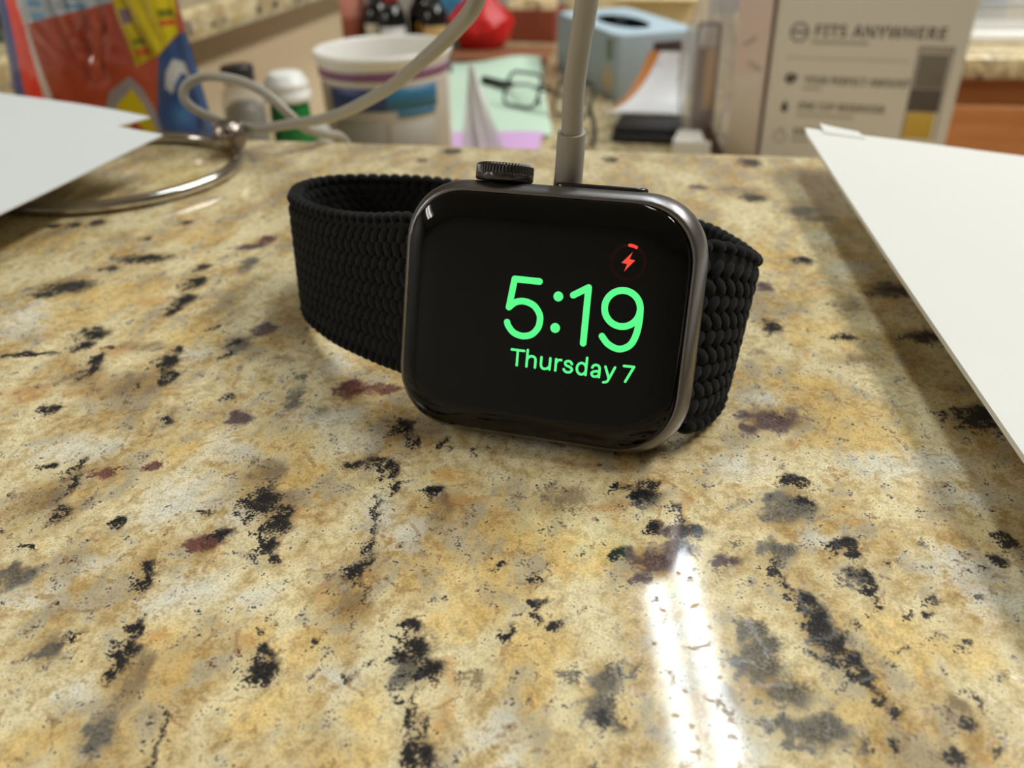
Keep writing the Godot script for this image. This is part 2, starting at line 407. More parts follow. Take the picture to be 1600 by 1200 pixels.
func wood_image() -> ImageTexture:
	var w := 256
	var n := FastNoiseLite.new()
	n.seed = 5
	n.frequency = 0.02
	var im := Image.create(w, w, false, Image.FORMAT_RGB8)
	for y in w:
		for x in w:
			var g := n.get_noise_2d(x * 0.25, y * 3.0) * 0.5 + n.get_noise_2d(x * 1.5, y * 14.0) * 0.25
			var k := clampf(0.5 + g, 0.0, 1.0)
			im.set_pixel(x, y, Color8(182, 112, 58).lerp(Color8(226, 158, 94), k))
	wood_tex = ImageTexture.create_from_image(im)
	return wood_tex
# ------------------------------------------------------------------ granite
func paint_field(px: PackedByteArray, ch: int, list: Array, w: int, h: int) -> void:
	var cy := cos(deg_to_rad(12.5))
	var sy := sin(deg_to_rad(12.5))
	for k in range(0, list.size(), 4):
		var cx: float = (list[k] - FAR_AREA[0]) * 2.0
		var cz: float = (list[k + 1] - FAR_AREA[1]) * 2.0
		var ra: float = list[k + 2] * 2.0
		var rb: float = list[k + 3] * 2.0
		var reach := int(maxf(ra, rb) * 1.8) + 2
		for y in range(maxi(0, int(cz) - reach), mini(h, int(cz) + reach + 1)):
			for x in range(maxi(0, int(cx) - reach), mini(w, int(cx) + reach + 1)):
				var dx := x - cx
				var dz := y - cz
				var a := (dx * cy - dz * sy) / ra
				var b := (dx * sy + dz * cy) / rb
				var v := 1.8 - sqrt(a * a + b * b)
				if v > 0.0:
					var i := (y * w + x) * 4 + ch
					px[i] = maxi(px[i], int(v / 1.8 * 255.0))

func field_image(lists: Array) -> Image:
	var w := int(FAR_AREA[2] * 2.0)
	var h := int(FAR_AREA[3] * 2.0)
	var px := PackedByteArray()
	px.resize(w * h * 4)
	px.fill(0)
	for c in 4:
		paint_field(px, c, lists[c], w, h)
	return Image.create_from_data(w, h, false, Image.FORMAT_RGBA8, px)

func noise_bytes(kind: int, wavelength: float, octaves: int, sd: int, area: Array, w: int, h: int, fractal := FastNoiseLite.FRACTAL_FBM, stretch := 1.0) -> PackedByteArray:
	var n := FastNoiseLite.new()
	n.noise_type = kind
	n.seed = sd
	n.fractal_type = fractal
	n.fractal_octaves = octaves
	n.fractal_gain = 0.55
	var per: float = area[2] / w
	n.frequency = per / wavelength
	var hh := int(h / stretch)
	n.offset = Vector3(area[0] / per, area[1] / per / stretch, 0)
	var im := n.get_image(w, hh, false, false, false)
	if hh != h:
		im.resize(w, h, Image.INTERPOLATE_CUBIC)
	im.convert(Image.FORMAT_L8)
	return im.get_data()

func granite(area: Array, w: int, h: int, dark: Image, tone: Image) -> StandardMaterial3D:
	var ox := int((area[0] - FAR_AREA[0]) * 2.0)
	var oy := int((area[1] - FAR_AREA[1]) * 2.0)
	var part := Rect2i(ox, oy, int(area[2] * 2.0), int(area[3] * 2.0))
	var di := dark.get_region(part)
	di.resize(w, h, Image.INTERPOLATE_BILINEAR)
	var ti := tone.get_region(part)
	ti.resize(w, h, Image.INTERPOLATE_BILINEAR)
	var dk := di.get_data()
	var tn := ti.get_data()
	var na := noise_bytes(FastNoiseLite.TYPE_SIMPLEX, 3.0, 5, 3, area, w, h)
	var nb := noise_bytes(FastNoiseLite.TYPE_SIMPLEX_SMOOTH, 17.0, 4, 8, area, w, h, FastNoiseLite.FRACTAL_FBM, 1.6)
	var nc := noise_bytes(FastNoiseLite.TYPE_SIMPLEX_SMOOTH, 8.0, 4, 21, area, w, h, FastNoiseLite.FRACTAL_RIDGED)
	var nd := noise_bytes(FastNoiseLite.TYPE_SIMPLEX, 0.6, 3, 33, area, w, h)
	var ne := noise_bytes(FastNoiseLite.TYPE_SIMPLEX, 6.5, 4, 47, area, w, h, FastNoiseLite.FRACTAL_FBM, 1.3)
	var rows := []
	rows.resize(h)
	var warp: float = 5.0 * w / float(area[2])
	var last := w * h - 1
	var job := func(y: int) -> void:
		var out := PackedByteArray()
		out.resize(w * 4)
		var i := y * w
		for x in w:
			var a := na[i] / 255.0 - 0.5
			var b := nb[i] / 255.0 - 0.5
			var c := nc[i] / 255.0
			var d := nd[i] / 255.0 - 0.5
			var e := ne[i] / 255.0 - 0.5
			# the dark and tinted patches are looked up with a wandering offset, so that their outlines fray
			var q := clampi(i + int(warp * (a * 0.55 + d * 0.3)) + w * int(warp * (e * 0.45 - a * 0.4 - d * 0.3)), 0, last) * 4
			var n := a * 0.5 + e * 0.4 + d * 0.25
			# ground mass: tan to cream
			var t := clampf(0.64 + b * 1.7 + e * 0.9 + a * 0.6, 0.0, 1.0)
			var r := 182.0 + 50.0 * t
			var g := 152.0 + 66.0 * t
			var bl := 100.0 + 74.0 * t
			# clouds of grey quartz
			var grey := clampf((e * 1.2 - b * 1.4 + a * 0.4 - 0.12) * 2.2, 0.0, 0.6)
			r += (176.0 - r) * grey
			g += (168.0 - g) * grey
			bl += (146.0 - bl) * grey
			# pale quartz, gold and orange stain, brown feldspar
			var s := clampf((tn[q + 1] / 255.0 * 0.9 + n * 1.1 - 0.10) * 1.2, 0.0, 0.85)
			r += (224.0 - r) * s
			g += (221.0 - g) * s
			bl += (206.0 - bl) * s
			s = clampf((tn[q + 2] / 255.0 * 0.9 + n * 0.8 - e * 0.9 - b * 0.4 - 0.12) * 1.0, 0.0, 0.52)
			r += (230.0 - r) * s
			g += (194.0 - g) * s
			bl += (118.0 - bl) * s
			s = clampf((tn[q + 3] / 255.0 + n * 1.2 - 0.34) * 1.2, 0.0, 0.36)
			r += (190.0 - r) * s
			g += (124.0 - g) * s
			bl += (58.0 - bl) * s
			s = clampf((tn[q] / 255.0 * 0.8 + n * 1.7 + d * 0.5 - b * 0.4 - 0.22) * 1.4, 0.0, 0.62)
			r += (110.0 - r) * s
			g += (88.0 - g) * s
			bl += (62.0 - bl) * s
			# brown hairlines between grains
			s = clampf((c - 0.82 + a * 0.25 - b * 0.2) * 5.0, 0.0, 0.45)
			r += (132.0 - r) * s
			g += (98.0 - g) * s
			bl += (60.0 - bl) * s
			var shade := 1.0 + a * 0.22 + d * 0.26
			r *= shade
			g *= shade
			bl *= shade
			# dark minerals, with a tan border round the black ones
			s = clampf((dk[q] / 255.0 + n * 0.6 - 0.10) * 1.3, 0.0, 0.5)
			r += (126.0 - r) * s
			g += (102.0 - g) * s
			bl += (70.0 - bl) * s
			var v := 1.0 + d * 1.0 + a * 0.6
			s = clampf((dk[q + 1] / 255.0 + n * 1.0 - 0.28) * 2.2, 0.0, 0.75)
			r += (84.0 * v - r) * s
			g += (82.0 * v - g) * s
			bl += (80.0 * v - bl) * s
			s = clampf((dk[q + 2] / 255.0 + n * 0.8 - 0.28) * 2.5, 0.0, 0.8)
			r += (74.0 * v - r) * s
			g += (58.0 * v - g) * s
			bl += (66.0 * v - bl) * s
			s = clampf((dk[q + 3] / 255.0 + n * 0.7 - 0.30) * 3.0, 0.0, 0.8)
			r += (92.0 * v - r) * s
			g += (52.0 * v - g) * s
			bl += (52.0 * v - bl) * s
			s = clampf((dk[q] / 255.0 + a * 0.8 + e * 0.35 + d * 0.9 - 0.33) * 4.0, 0.0, 0.95)
			# loose specks
			s = maxf(s, clampf((a + d * 0.2 - b * 0.3 - e * 0.2 - 0.385) * 12.0, 0.0, 0.85))
			v = 1.0 + d * 1.3
			r += (33.0 * v - r) * s
			g += (33.0 * v - g) * s
			bl += (36.0 * v - bl) * s
			var o := x * 4
			out[o] = clampi(int(r), 0, 255)
			out[o + 1] = clampi(int(g), 0, 255)
			out[o + 2] = clampi(int(bl), 0, 255)
			# polish: grain joints and pits are duller
			out[o + 3] = clampi(int(20.0 + s * 20.0 + maxf(0.0, c - 0.80 + d * 0.12) * 560.0 + maxf(0.0, d - 0.24) * 160.0), 0, 255)
			i += 1
		rows[y] = out
	var task := WorkerThreadPool.add_group_task(job, h)
	WorkerThreadPool.wait_for_group_task_completion(task)
	var all := PackedByteArray()
	for row in rows:
		all.append_array(row)
	var im := Image.create_from_data(w, h, false, Image.FORMAT_RGBA8, all)
	var tex := ImageTexture.create_from_image(im)
	var m := StandardMaterial3D.new()
	m.resource_name = "granite"
	m.albedo_texture = tex
	m.roughness = 1.0
	m.roughness_texture = tex
	m.roughness_texture_channel = BaseMaterial3D.TEXTURE_CHANNEL_ALPHA
	m.metallic_specular = 0.5
	return m

func top_rect(st: SurfaceTool, x0: float, x1: float, z0: float, z1: float, y: float, area: Array) -> void:
	var u := func(x: float, z: float) -> Vector2: return Vector2((x - area[0]) / area[2], (z - area[1]) / area[3])
	uvquad(st, [Vector3(x0, y, z1), Vector3(x1, y, z1), Vector3(x1, y, z0), Vector3(x0, y, z0)], [u.call(x0, z1), u.call(x1, z1), u.call(x1, z0), u.call(x0, z0)], 0)

func edge_strip(st: SurfaceTool, a: Vector3, b: Vector3, t: float, out: Vector3, area: Array) -> void:   # rounded slab edge from a to b, a to b runs left to right seen from outside
	var prof := [Vector2(0, 0), Vector2(1.2, -0.35), Vector2(2.4, -1.2), Vector2(3.2, -2.6), Vector2(3.5, -4.2), Vector2(3.5, -t + 2.0), Vector2(2.5, -t)]
	for k in prof.size() - 1:
		var p := [b + out * prof[k].x + Vector3(0, prof[k].y, 0), a + out * prof[k].x + Vector3(0, prof[k].y, 0), a + out * prof[k + 1].x + Vector3(0, prof[k + 1].y, 0), b + out * prof[k + 1].x + Vector3(0, prof[k + 1].y, 0)]
		var uv := []
		for v in p:
			uv.append(Vector2((v.x - v.y * out.x - area[0]) / area[2], (v.z + v.y * out.z - area[1]) / area[3]))
		uvquad(st, p, uv, 0)

func build_bar_top(far: StandardMaterial3D, near: StandardMaterial3D) -> void:
	var bar := thing("bar_countertop", "polished cream and gold granite bar top flecked with black, under the watch", "countertop")
	var n := NEAR_AREA
	var st := mb()
	top_rect(st, n[0], n[0] + n[2], n[1], n[1] + n[3], 0.0, n)
	put("slab_middle", st, near, bar)
	st = mb()
	var nx1: float = n[0] + n[2]
	var nz1: float = n[1] + n[3]
	var back := -256.0
	top_rect(st, -346.0, 1000.0, back, n[1], 0.0, FAR_AREA)
	top_rect(st, -346.0, n[0], n[1], nz1, 0.0, FAR_AREA)
	top_rect(st, nx1, 1000.0, n[1], nz1, 0.0, FAR_AREA)
	top_rect(st, -346.0, 1000.0, nz1, 260.0, 0.0, FAR_AREA)
	top_rect(st, -760.0, -349.5, -905.0, 260.0, 0.0, FAR_AREA)
	top_rect(st, -349.5, -346.0, back, 260.0, 0.0, FAR_AREA)
	edge_strip(st, Vector3(1000, 0, back), Vector3(-346, 0, back), 21.0, Vector3(0, 0, -1), FAR_AREA)
	edge_strip(st, Vector3(-349.5, 0, back), Vector3(-349.5, 0, -905), 21.0, Vector3(1, 0, 0), FAR_AREA)
	edge_strip(st, Vector3(-760, 0, 260), Vector3(1000, 0, 260), 21.0, Vector3(0, 0, 1), FAR_AREA)
	edge_strip(st, Vector3(-349.5, 0, -905), Vector3(-760, 0, -905), 21.0, Vector3(0, 0, -1), FAR_AREA)
	# underside
	quad(st, Vector3(-760, -21, -258), Vector3(1000, -21, -258), Vector3(1000, -21, 262), Vector3(-760, -21, 262), 1)
	quad(st, Vector3(-760, -21, -907), Vector3(-347, -21, -907), Vector3(-347, -21, -258), Vector3(-760, -21, -258), 1)
	put("slab", st, far, bar)

func build_lower_counter(far: StandardMaterial3D) -> void:
	var c := thing("lower_countertop", "lower granite worktop behind the bar, holding the tub, tissue box and papers", "countertop")
	var st := mb()
	top_rect(st, -371.0, 226.0, -930.0, -234.0, LOW, FAR_AREA)
	top_rect(st, -900.0, 120.0, -1750.0, -930.0, LOW, FAR_AREA)
	edge_strip(st, Vector3(226, LOW, -930), Vector3(120, LOW, -930), 30.0, Vector3(0, 0, -1), FAR_AREA)
	edge_strip(st, Vector3(226, LOW, -234), Vector3(226, LOW, -930), 30.0, Vector3(1, 0, 0), FAR_AREA)
	edge_strip(st, Vector3(120, LOW, -930), Vector3(120, LOW, -1750), 30.0, Vector3(1, 0, 0), FAR_AREA)
	edge_strip(st, Vector3(120, LOW, -1750), Vector3(-900, LOW, -1750), 30.0, Vector3(0, 0, -1), FAR_AREA)
	edge_strip(st, Vector3(-900, LOW, -1750), Vector3(-900, LOW, -930), 30.0, Vector3(-1, 0, 0), FAR_AREA)
	put("slab", st, far, c)
	st = mb()
	rbox(st, Vector3(-71, (LOW - 30 + FLOOR_Y) / 2, -578), Vector3(588, LOW - 30 - FLOOR_Y, 664), 3.0)
	put("base_cabinet", st, M.cabinet_wood, c)
	st = mb()
	rbox(st, Vector3(-390, (LOW - 30 + FLOOR_Y) / 2, -1350), Vector3(980, LOW - 30 - FLOOR_Y, 760), 3.0)
	put("base_cabinet", st, M.cabinet_wood, c)

# ------------------------------------------------------------------ room
func slab_box(called: String, lo: Vector3, hi: Vector3, m: Material) -> void:
	var st := mb()
	rbox(st, (lo + hi) / 2.0, hi - lo, 0.5, Basis.IDENTITY, 1)
	struct(called, st, m)

func build_room() -> void:
	slab_box("floor", Vector3(-2600, FLOOR_Y - 100, -3300), Vector3(2700, FLOOR_Y, 2300), M.floor_tile)
	slab_box("ceiling", Vector3(-2600, CEIL_Y, -3300), Vector3(2700, CEIL_Y + 100, 2300), M.ceiling_paint)
	slab_box("wall_far", Vector3(-2600, FLOOR_Y, -3400), Vector3(2700, CEIL_Y, -3300), M.room_paint)
	slab_box("wall_near", Vector3(-2600, FLOOR_Y, 2300), Vector3(2700, CEIL_Y, 2400), M.room_paint)
	slab_box("wall_left", Vector3(-2700, FLOOR_Y, -3400), Vector3(-2600, CEIL_Y, 2400), M.room_paint)
	slab_box("wall_right", Vector3(2700, FLOOR_Y, -3400), Vector3(2800, CEIL_Y, 2400), M.room_paint)
	slab_box("wall_bar_front", Vector3(-371, FLOOR_Y, -234), Vector3(990, -21, -110), M.wall_paint)
	slab_box("wall_bar_left", Vector3(-480, FLOOR_Y, -895), Vector3(-371, -21, -110), M.wall_paint)

func ceiling_light(at: Vector3, size: Vector2, turn: float, energy: float, skin: float, tint: Color, label: String) -> void:
	var t := thing("ceiling_light", label, "ceiling light", at, turn)
	var st := mb()
	rbox(st, Vector3(0, -8, 0), Vector3(size.x + 30, 16, size.y + 30), 4.0)
	put("housing", st, M.cap_white, t)
	var gm := StandardMaterial3D.new()
	gm.resource_name = "lamp_tube"
	gm.albedo_color = Color(0.8, 0.8, 0.8)
	gm.emission_enabled = true
	gm.emission = tint
	gm.emission_energy_multiplier = skin
	for s in [-1.0, 1.0]:
		var off: float = s * size.x * 0.29
		st = mb()
		tube(st, [Vector3(off, -34, -size.y / 2), Vector3(off, -34, 0), Vector3(off, -34, size.y / 2)], size.x * 0.17, 20)
		put("lamp_tube", st, gm, t)
		var l := AreaLight3D.new()
		l.name = "ceiling_lamp_glow"
		l.area_size = Vector2(size.x * 0.34, size.y) * MM
		l.light_color = tint
		l.light_energy = energy / 2.0
		l.area_range = 9.0
		l.area_attenuation = 2.0
		l.shadow_enabled = true
		l.position = Vector3(off, -36 - size.x * 0.17, 0) * MM
		l.rotation_degrees = Vector3(-90, 0, 0)
		t.add_child(l, true)
# ------------------------------------------------------------------ watch
func round_rect(hw: float, hh: float, r: float, n := 10) -> Array:
	var out := []
	var c := [Vector2(hw - r, hh - r), Vector2(-hw + r, hh - r), Vector2(-hw + r, -hh + r), Vector2(hw - r, -hh + r)]
	for k in 4:
		for j in n + 1:
			var a := PI / 2.0 * (k + float(j) / n)
			# slightly squarer than a circle, as the case corners are
			out.append(c[k] + Vector2(signf(cos(a)) * pow(absf(cos(a)), 0.92), signf(sin(a)) * pow(absf(sin(a)), 0.92)) * r)
	return out

func case_shell(st: SurfaceTool, prof: Array, hw: float, hh: float, r: float, cap_front: bool, cap_back: bool) -> void:   # prof: inset, z
	var rows := []
	for p in prof:
		var row := []
		for q in round_rect(hw - p.x, hh - p.x, maxf(r - p.x * 0.8, 0.4)):
			row.append(Vector3(q.x, q.y, p.y))
		rows.append(row)
	grid(st, rows, true, true)
	var n: int = rows[0].size()
	if cap_front:
		for j in n:
			tri(st, Vector3(0, 0, prof[0].y), rows[0][j], rows[0][(j + 1) % n])
	if cap_back:
		for j in n:
			tri(st, Vector3(0, 0, prof[-1].y), rows[-1][(j + 1) % n], rows[-1][j])

func build_watch() -> void:
	var base := Vector3(-19.0, 0.0, -108.0)
	var w := thing("smartwatch", "dark grey smartwatch lying on its side with a black braided band, showing green 5:19", "watch", base)
	var turn := Basis(Vector3.UP, deg_to_rad(-4.953)) * Basis(Vector3.RIGHT, deg_to_rad(-20.473)) * Basis(Vector3.BACK, deg_to_rad(-0.351))
	var pose := Transform3D(turn, (Vector3(-19.01, 19.1, -104.32) - base) * MM)
	var st := mb()
	case_shell(st, [Vector2(2.6, -0.9), Vector2(1.75, -0.25), Vector2(1.5, -0.12), Vector2(1.15, -0.35), Vector2(0.6, -1.1), Vector2(0.22, -2.1), Vector2(0.04, -3.3), Vector2(0.0, -4.4), Vector2(0.1, -5.6), Vector2(0.35, -6.6), Vector2(0.85, -7.6), Vector2(1.8, -8.5), Vector2(3.4, -8.9)], 22.1, 18.65, 9.6, false, true)
	var cs := put("case", st, M.aluminium, w)
	cs.transform = pose * Transform3D(Basis.IDENTITY, Vector3(0.3, 0.3, 0) * MM)
	st = mb()   # the thin bright seam between case and back
	case_shell(st, [Vector2(0.35, -6.0), Vector2(0.14, -6.2), Vector2(0.4, -6.45)], 22.1, 18.65, 9.6, false, false)
	put("case_seam", st, M.dark_metal, cs)
	st = mb()   # crystal: curved down all round its edge
	case_shell(st, [Vector2(6.2, 0.95), Vector2(5.0, 0.94), Vector2(4.2, 0.89), Vector2(3.4, 0.79), Vector2(2.7, 0.63), Vector2(2.0, 0.42), Vector2(1.4, 0.15), Vector2(1.0, -0.1), Vector2(0.95, -0.45)], 21.4, 18.25, 9.4, true, false)
	var scr := put("screen", st, M.screen_glass, w)
	scr.transform = pose
	build_display(scr)
	st = mb()   # crown: knurled disc on a short stem
	var prof := []
	for p in [Vector2(0, 0), Vector2(2.6, 0), Vector2(2.6, 0.5), Vector2(4.0, 0.5), Vector2(4.2, 0.75), Vector2(4.2, 1.5)]:
		prof.append(p)
	lathe(st, prof, Vector3.ZERO, 72)
	var rows := []
	for p in [Vector2(4.2, 1.5), Vector2(4.2, 1.65), Vector2(4.18, 2.55), Vector2(4.0, 2.85), Vector2(3.6, 3.0)]:
		var row := []
		for j in 216:
			var rr: float = p.x - (0.3 if j % 4 < 2 and p.y > 1.6 and p.y < 2.9 else 0.0)
			row.append(Vector3(rr * cos(TAU * j / 216), p.y, rr * sin(TAU * j / 216)))
		rows.append(row)
	grid(st, rows, true, true)
	lathe(st, [Vector2(3.6, 3.0), Vector2(3.3, 3.05), Vector2(0.0, 3.1)], Vector3.ZERO, 72)
	var cr := put("crown", st, M.crown_metal, w)
	cr.transform = pose * Transform3D(Basis.IDENTITY, Vector3(-7.95, 18.5, -4.5) * MM)
	st = mb()
	var pill := PackedVector2Array()
	for q in arc2(Vector2(5.3, 0), 1.35, 1.35, -90, 90, 10) + arc2(Vector2(-5.3, 0), 1.35, 1.35, 90, 270, 10):
		pill.append(q)
	var rows2 := []
	for p in [Vector2(1.0, -0.5), Vector2(1.0, 0.35), Vector2(0.93, 0.58), Vector2(0.78, 0.7)]:
		var row := []
		for q in pill:
			row.append(Vector3(q.x + (p.x - 1.0) * signf(q.x) * 1.3, p.y, q.y * p.x))
		rows2.append(row)
	grid(st, rows2, true, false)
	var top_row: Array = rows2[-1]
	for j in top_row.size():
		tri(st, Vector3(0, 0.72, 0), top_row[j], top_row[(j + 1) % top_row.size()])
		tri(st, Vector3(0, 0.72, 0), top_row[(j + 1) % top_row.size()], top_row[j])
	var sb := put("side_button", st, M.dark_metal, w)
	sb.transform = pose * Transform3D(Basis.IDENTITY, Vector3(6.4, 18.75, -4.5) * MM)
	st = mb()   # domed back that the charger clings to
	lathe(st, [Vector2(13.5, 0), Vector2(13.2, 0.6), Vector2(11, 1.2), Vector2(6, 1.45), Vector2(0, 1.5)], Vector3.ZERO, 40, 0, TAU, Basis(Vector3.RIGHT, -PI / 2))
	var bk := put("sensor_back", st, M.black_glass, w)
	bk.transform = pose * Transform3D(Basis.IDENTITY, Vector3(0, 0, -8.85) * MM)
	build_band(w, base)

func build_display(scr: Node3D) -> void:
	var z := 0.955
	var g: Material = M.green_glow
	var lw := 0.94
	var st := mb()
	stroke(st, [Vector2(-0.05, 5.58), Vector2(-3.68, 5.58), Vector2(-4.2, 1.5)], lw, z)
	stroke(st, curve2([Vector2(-4.2, 1.5), Vector2(-3.3, 2.3), Vector2(-2.05, 2.58), Vector2(-0.6, 2.15), Vector2(0.3, 1.1), Vector2(0.5, 0.2), Vector2(0.3, -0.95), Vector2(-0.55, -2.0), Vector2(-1.85, -2.38), Vector2(-3.2, -2.05), Vector2(-4.05, -1.2), Vector2(-4.3, -0.65)], 5), lw, z)
	put("digit", st, g, scr)
	st = mb()
	stroke(st, [Vector2(2.83, 3.78)], 1.42, z)
	stroke(st, [Vector2(2.79, -0.68)], 1.42, z)
	put("colon", st, g, scr)
	st = mb()
	stroke(st, [Vector2(4.92, 4.18), Vector2(6.98, 5.45), Vector2(6.98, -2.36)], lw, z)
	put("digit", st, g, scr)
	st = mb()
	stroke(st, arc2(Vector2(11.93, 3.08), 2.46, 2.48, 0, 360, 48), lw, z)
	stroke(st, curve2([Vector2(14.39, 3.1), Vector2(14.42, 1.6), Vector2(14.2, -0.3), Vector2(13.5, -1.85), Vector2(12.04, -2.55), Vector2(10.5, -2.05), Vector2(9.52, -1.05)], 6), lw, z)
	put("digit", st, g, scr)
	# the date, letter by letter
	var s := 0.37
	st = mb()
	stroke(st, [Vector2(-3.28, -4.5), Vector2(-1.42, -4.5)], s, z)
	stroke(st, [Vector2(-2.35, -4.5), Vector2(-2.35, -6.7)], s, z)
	stroke(st, [Vector2(-0.9, -4.3), Vector2(-0.9, -6.7)], s, z)
	stroke(st, curve2([Vector2(-0.9, -5.65), Vector2(-0.6, -5.25), Vector2(-0.18, -5.12), Vector2(0.22, -5.27), Vector2(0.36, -5.7), Vector2(0.36, -6.7)], 4), s, z)
	stroke(st, curve2([Vector2(1.2, -5.08), Vector2(1.2, -6.1), Vector2(1.36, -6.55), Vector2(1.75, -6.7), Vector2(2.2, -6.55), Vector2(2.48, -6.15), Vector2(2.5, -5.08)], 4), s, z)
	stroke(st, [Vector2(2.5, -5.08), Vector2(2.5, -6.7)], s, z)
	stroke(st, [Vector2(3.36, -5.08), Vector2(3.36, -6.72)], s, z)
	stroke(st, curve2([Vector2(3.36, -5.75), Vector2(3.55, -5.3), Vector2(3.85, -5.15), Vector2(4.1, -5.14)], 4), s, z)
	stroke(st, curve2([Vector2(5.68, -5.5), Vector2(5.5, -5.25), Vector2(5.17, -5.14), Vector2(4.82, -5.25), Vector2(4.7, -5.52), Vector2(4.9, -5.8), Vector2(5.3, -5.92), Vector2(5.65, -6.1), Vector2(5.75, -6.35), Vector2(5.55, -6.65), Vector2(5.15, -6.75), Vector2(4.78, -6.65), Vector2(4.56, -6.38)], 4), s, z)
	stroke(st, [Vector2(7.76, -4.35), Vector2(7.76, -6.8)], s, z)
	stroke(st, arc2(Vector2(7.1, -5.98), 0.66, 0.82, 0, 360, 24), s, z)
	stroke(st, curve2([Vector2(8.62, -5.62), Vector2(8.8, -5.3), Vector2(9.15, -5.18), Vector2(9.5, -5.3), Vector2(9.66, -5.65), Vector2(9.68, -6.85)], 4), s, z)
	stroke(st, curve2([Vector2(9.68, -6.05), Vector2(9.1, -6.1), Vector2(8.72, -6.25), Vector2(8.6, -6.5), Vector2(8.76, -6.78), Vector2(9.1, -6.85), Vector2(9.5, -6.7), Vector2(9.68, -6.4)], 4), s, z)
	stroke(st, [Vector2(10.46, -5.25), Vector2(11.1, -6.85)], s, z)
	stroke(st, curve2([Vector2(11.8, -5.2), Vector2(11.1, -6.9), Vector2(10.85, -7.35), Vector2(10.38, -7.5)], 4), s, z)
	stroke(st, [Vector2(13.02, -4.82), Vector2(14.42, -4.78), Vector2(13.42, -7.0)], s, z)
	put("date_lettering", st, g, scr)
	st = mb()
	prism(st, PackedVector2Array([Vector2(12.52, 10.84), Vector2(11.12, 9.24), Vector2(11.93, 9.17), Vector2(11.61, 8.12), Vector2(12.97, 9.76), Vector2(12.19, 9.86)]), z, z + 0.04)
	put("charging_bolt", st, M.red_glow, scr)
	st = mb()
	stroke(st, arc2(Vector2(12.0, 9.41), 2.28, 2.28, 90, 66, 8), 0.44, z)
	put("charge_level", st, M.red_glow, scr)
	st = mb()
	stroke(st, arc2(Vector2(12.0, 9.41), 2.28, 2.28, 50, -256, 60), 0.44, z)
	put("charge_ring", st, M.ring_glow, scr)

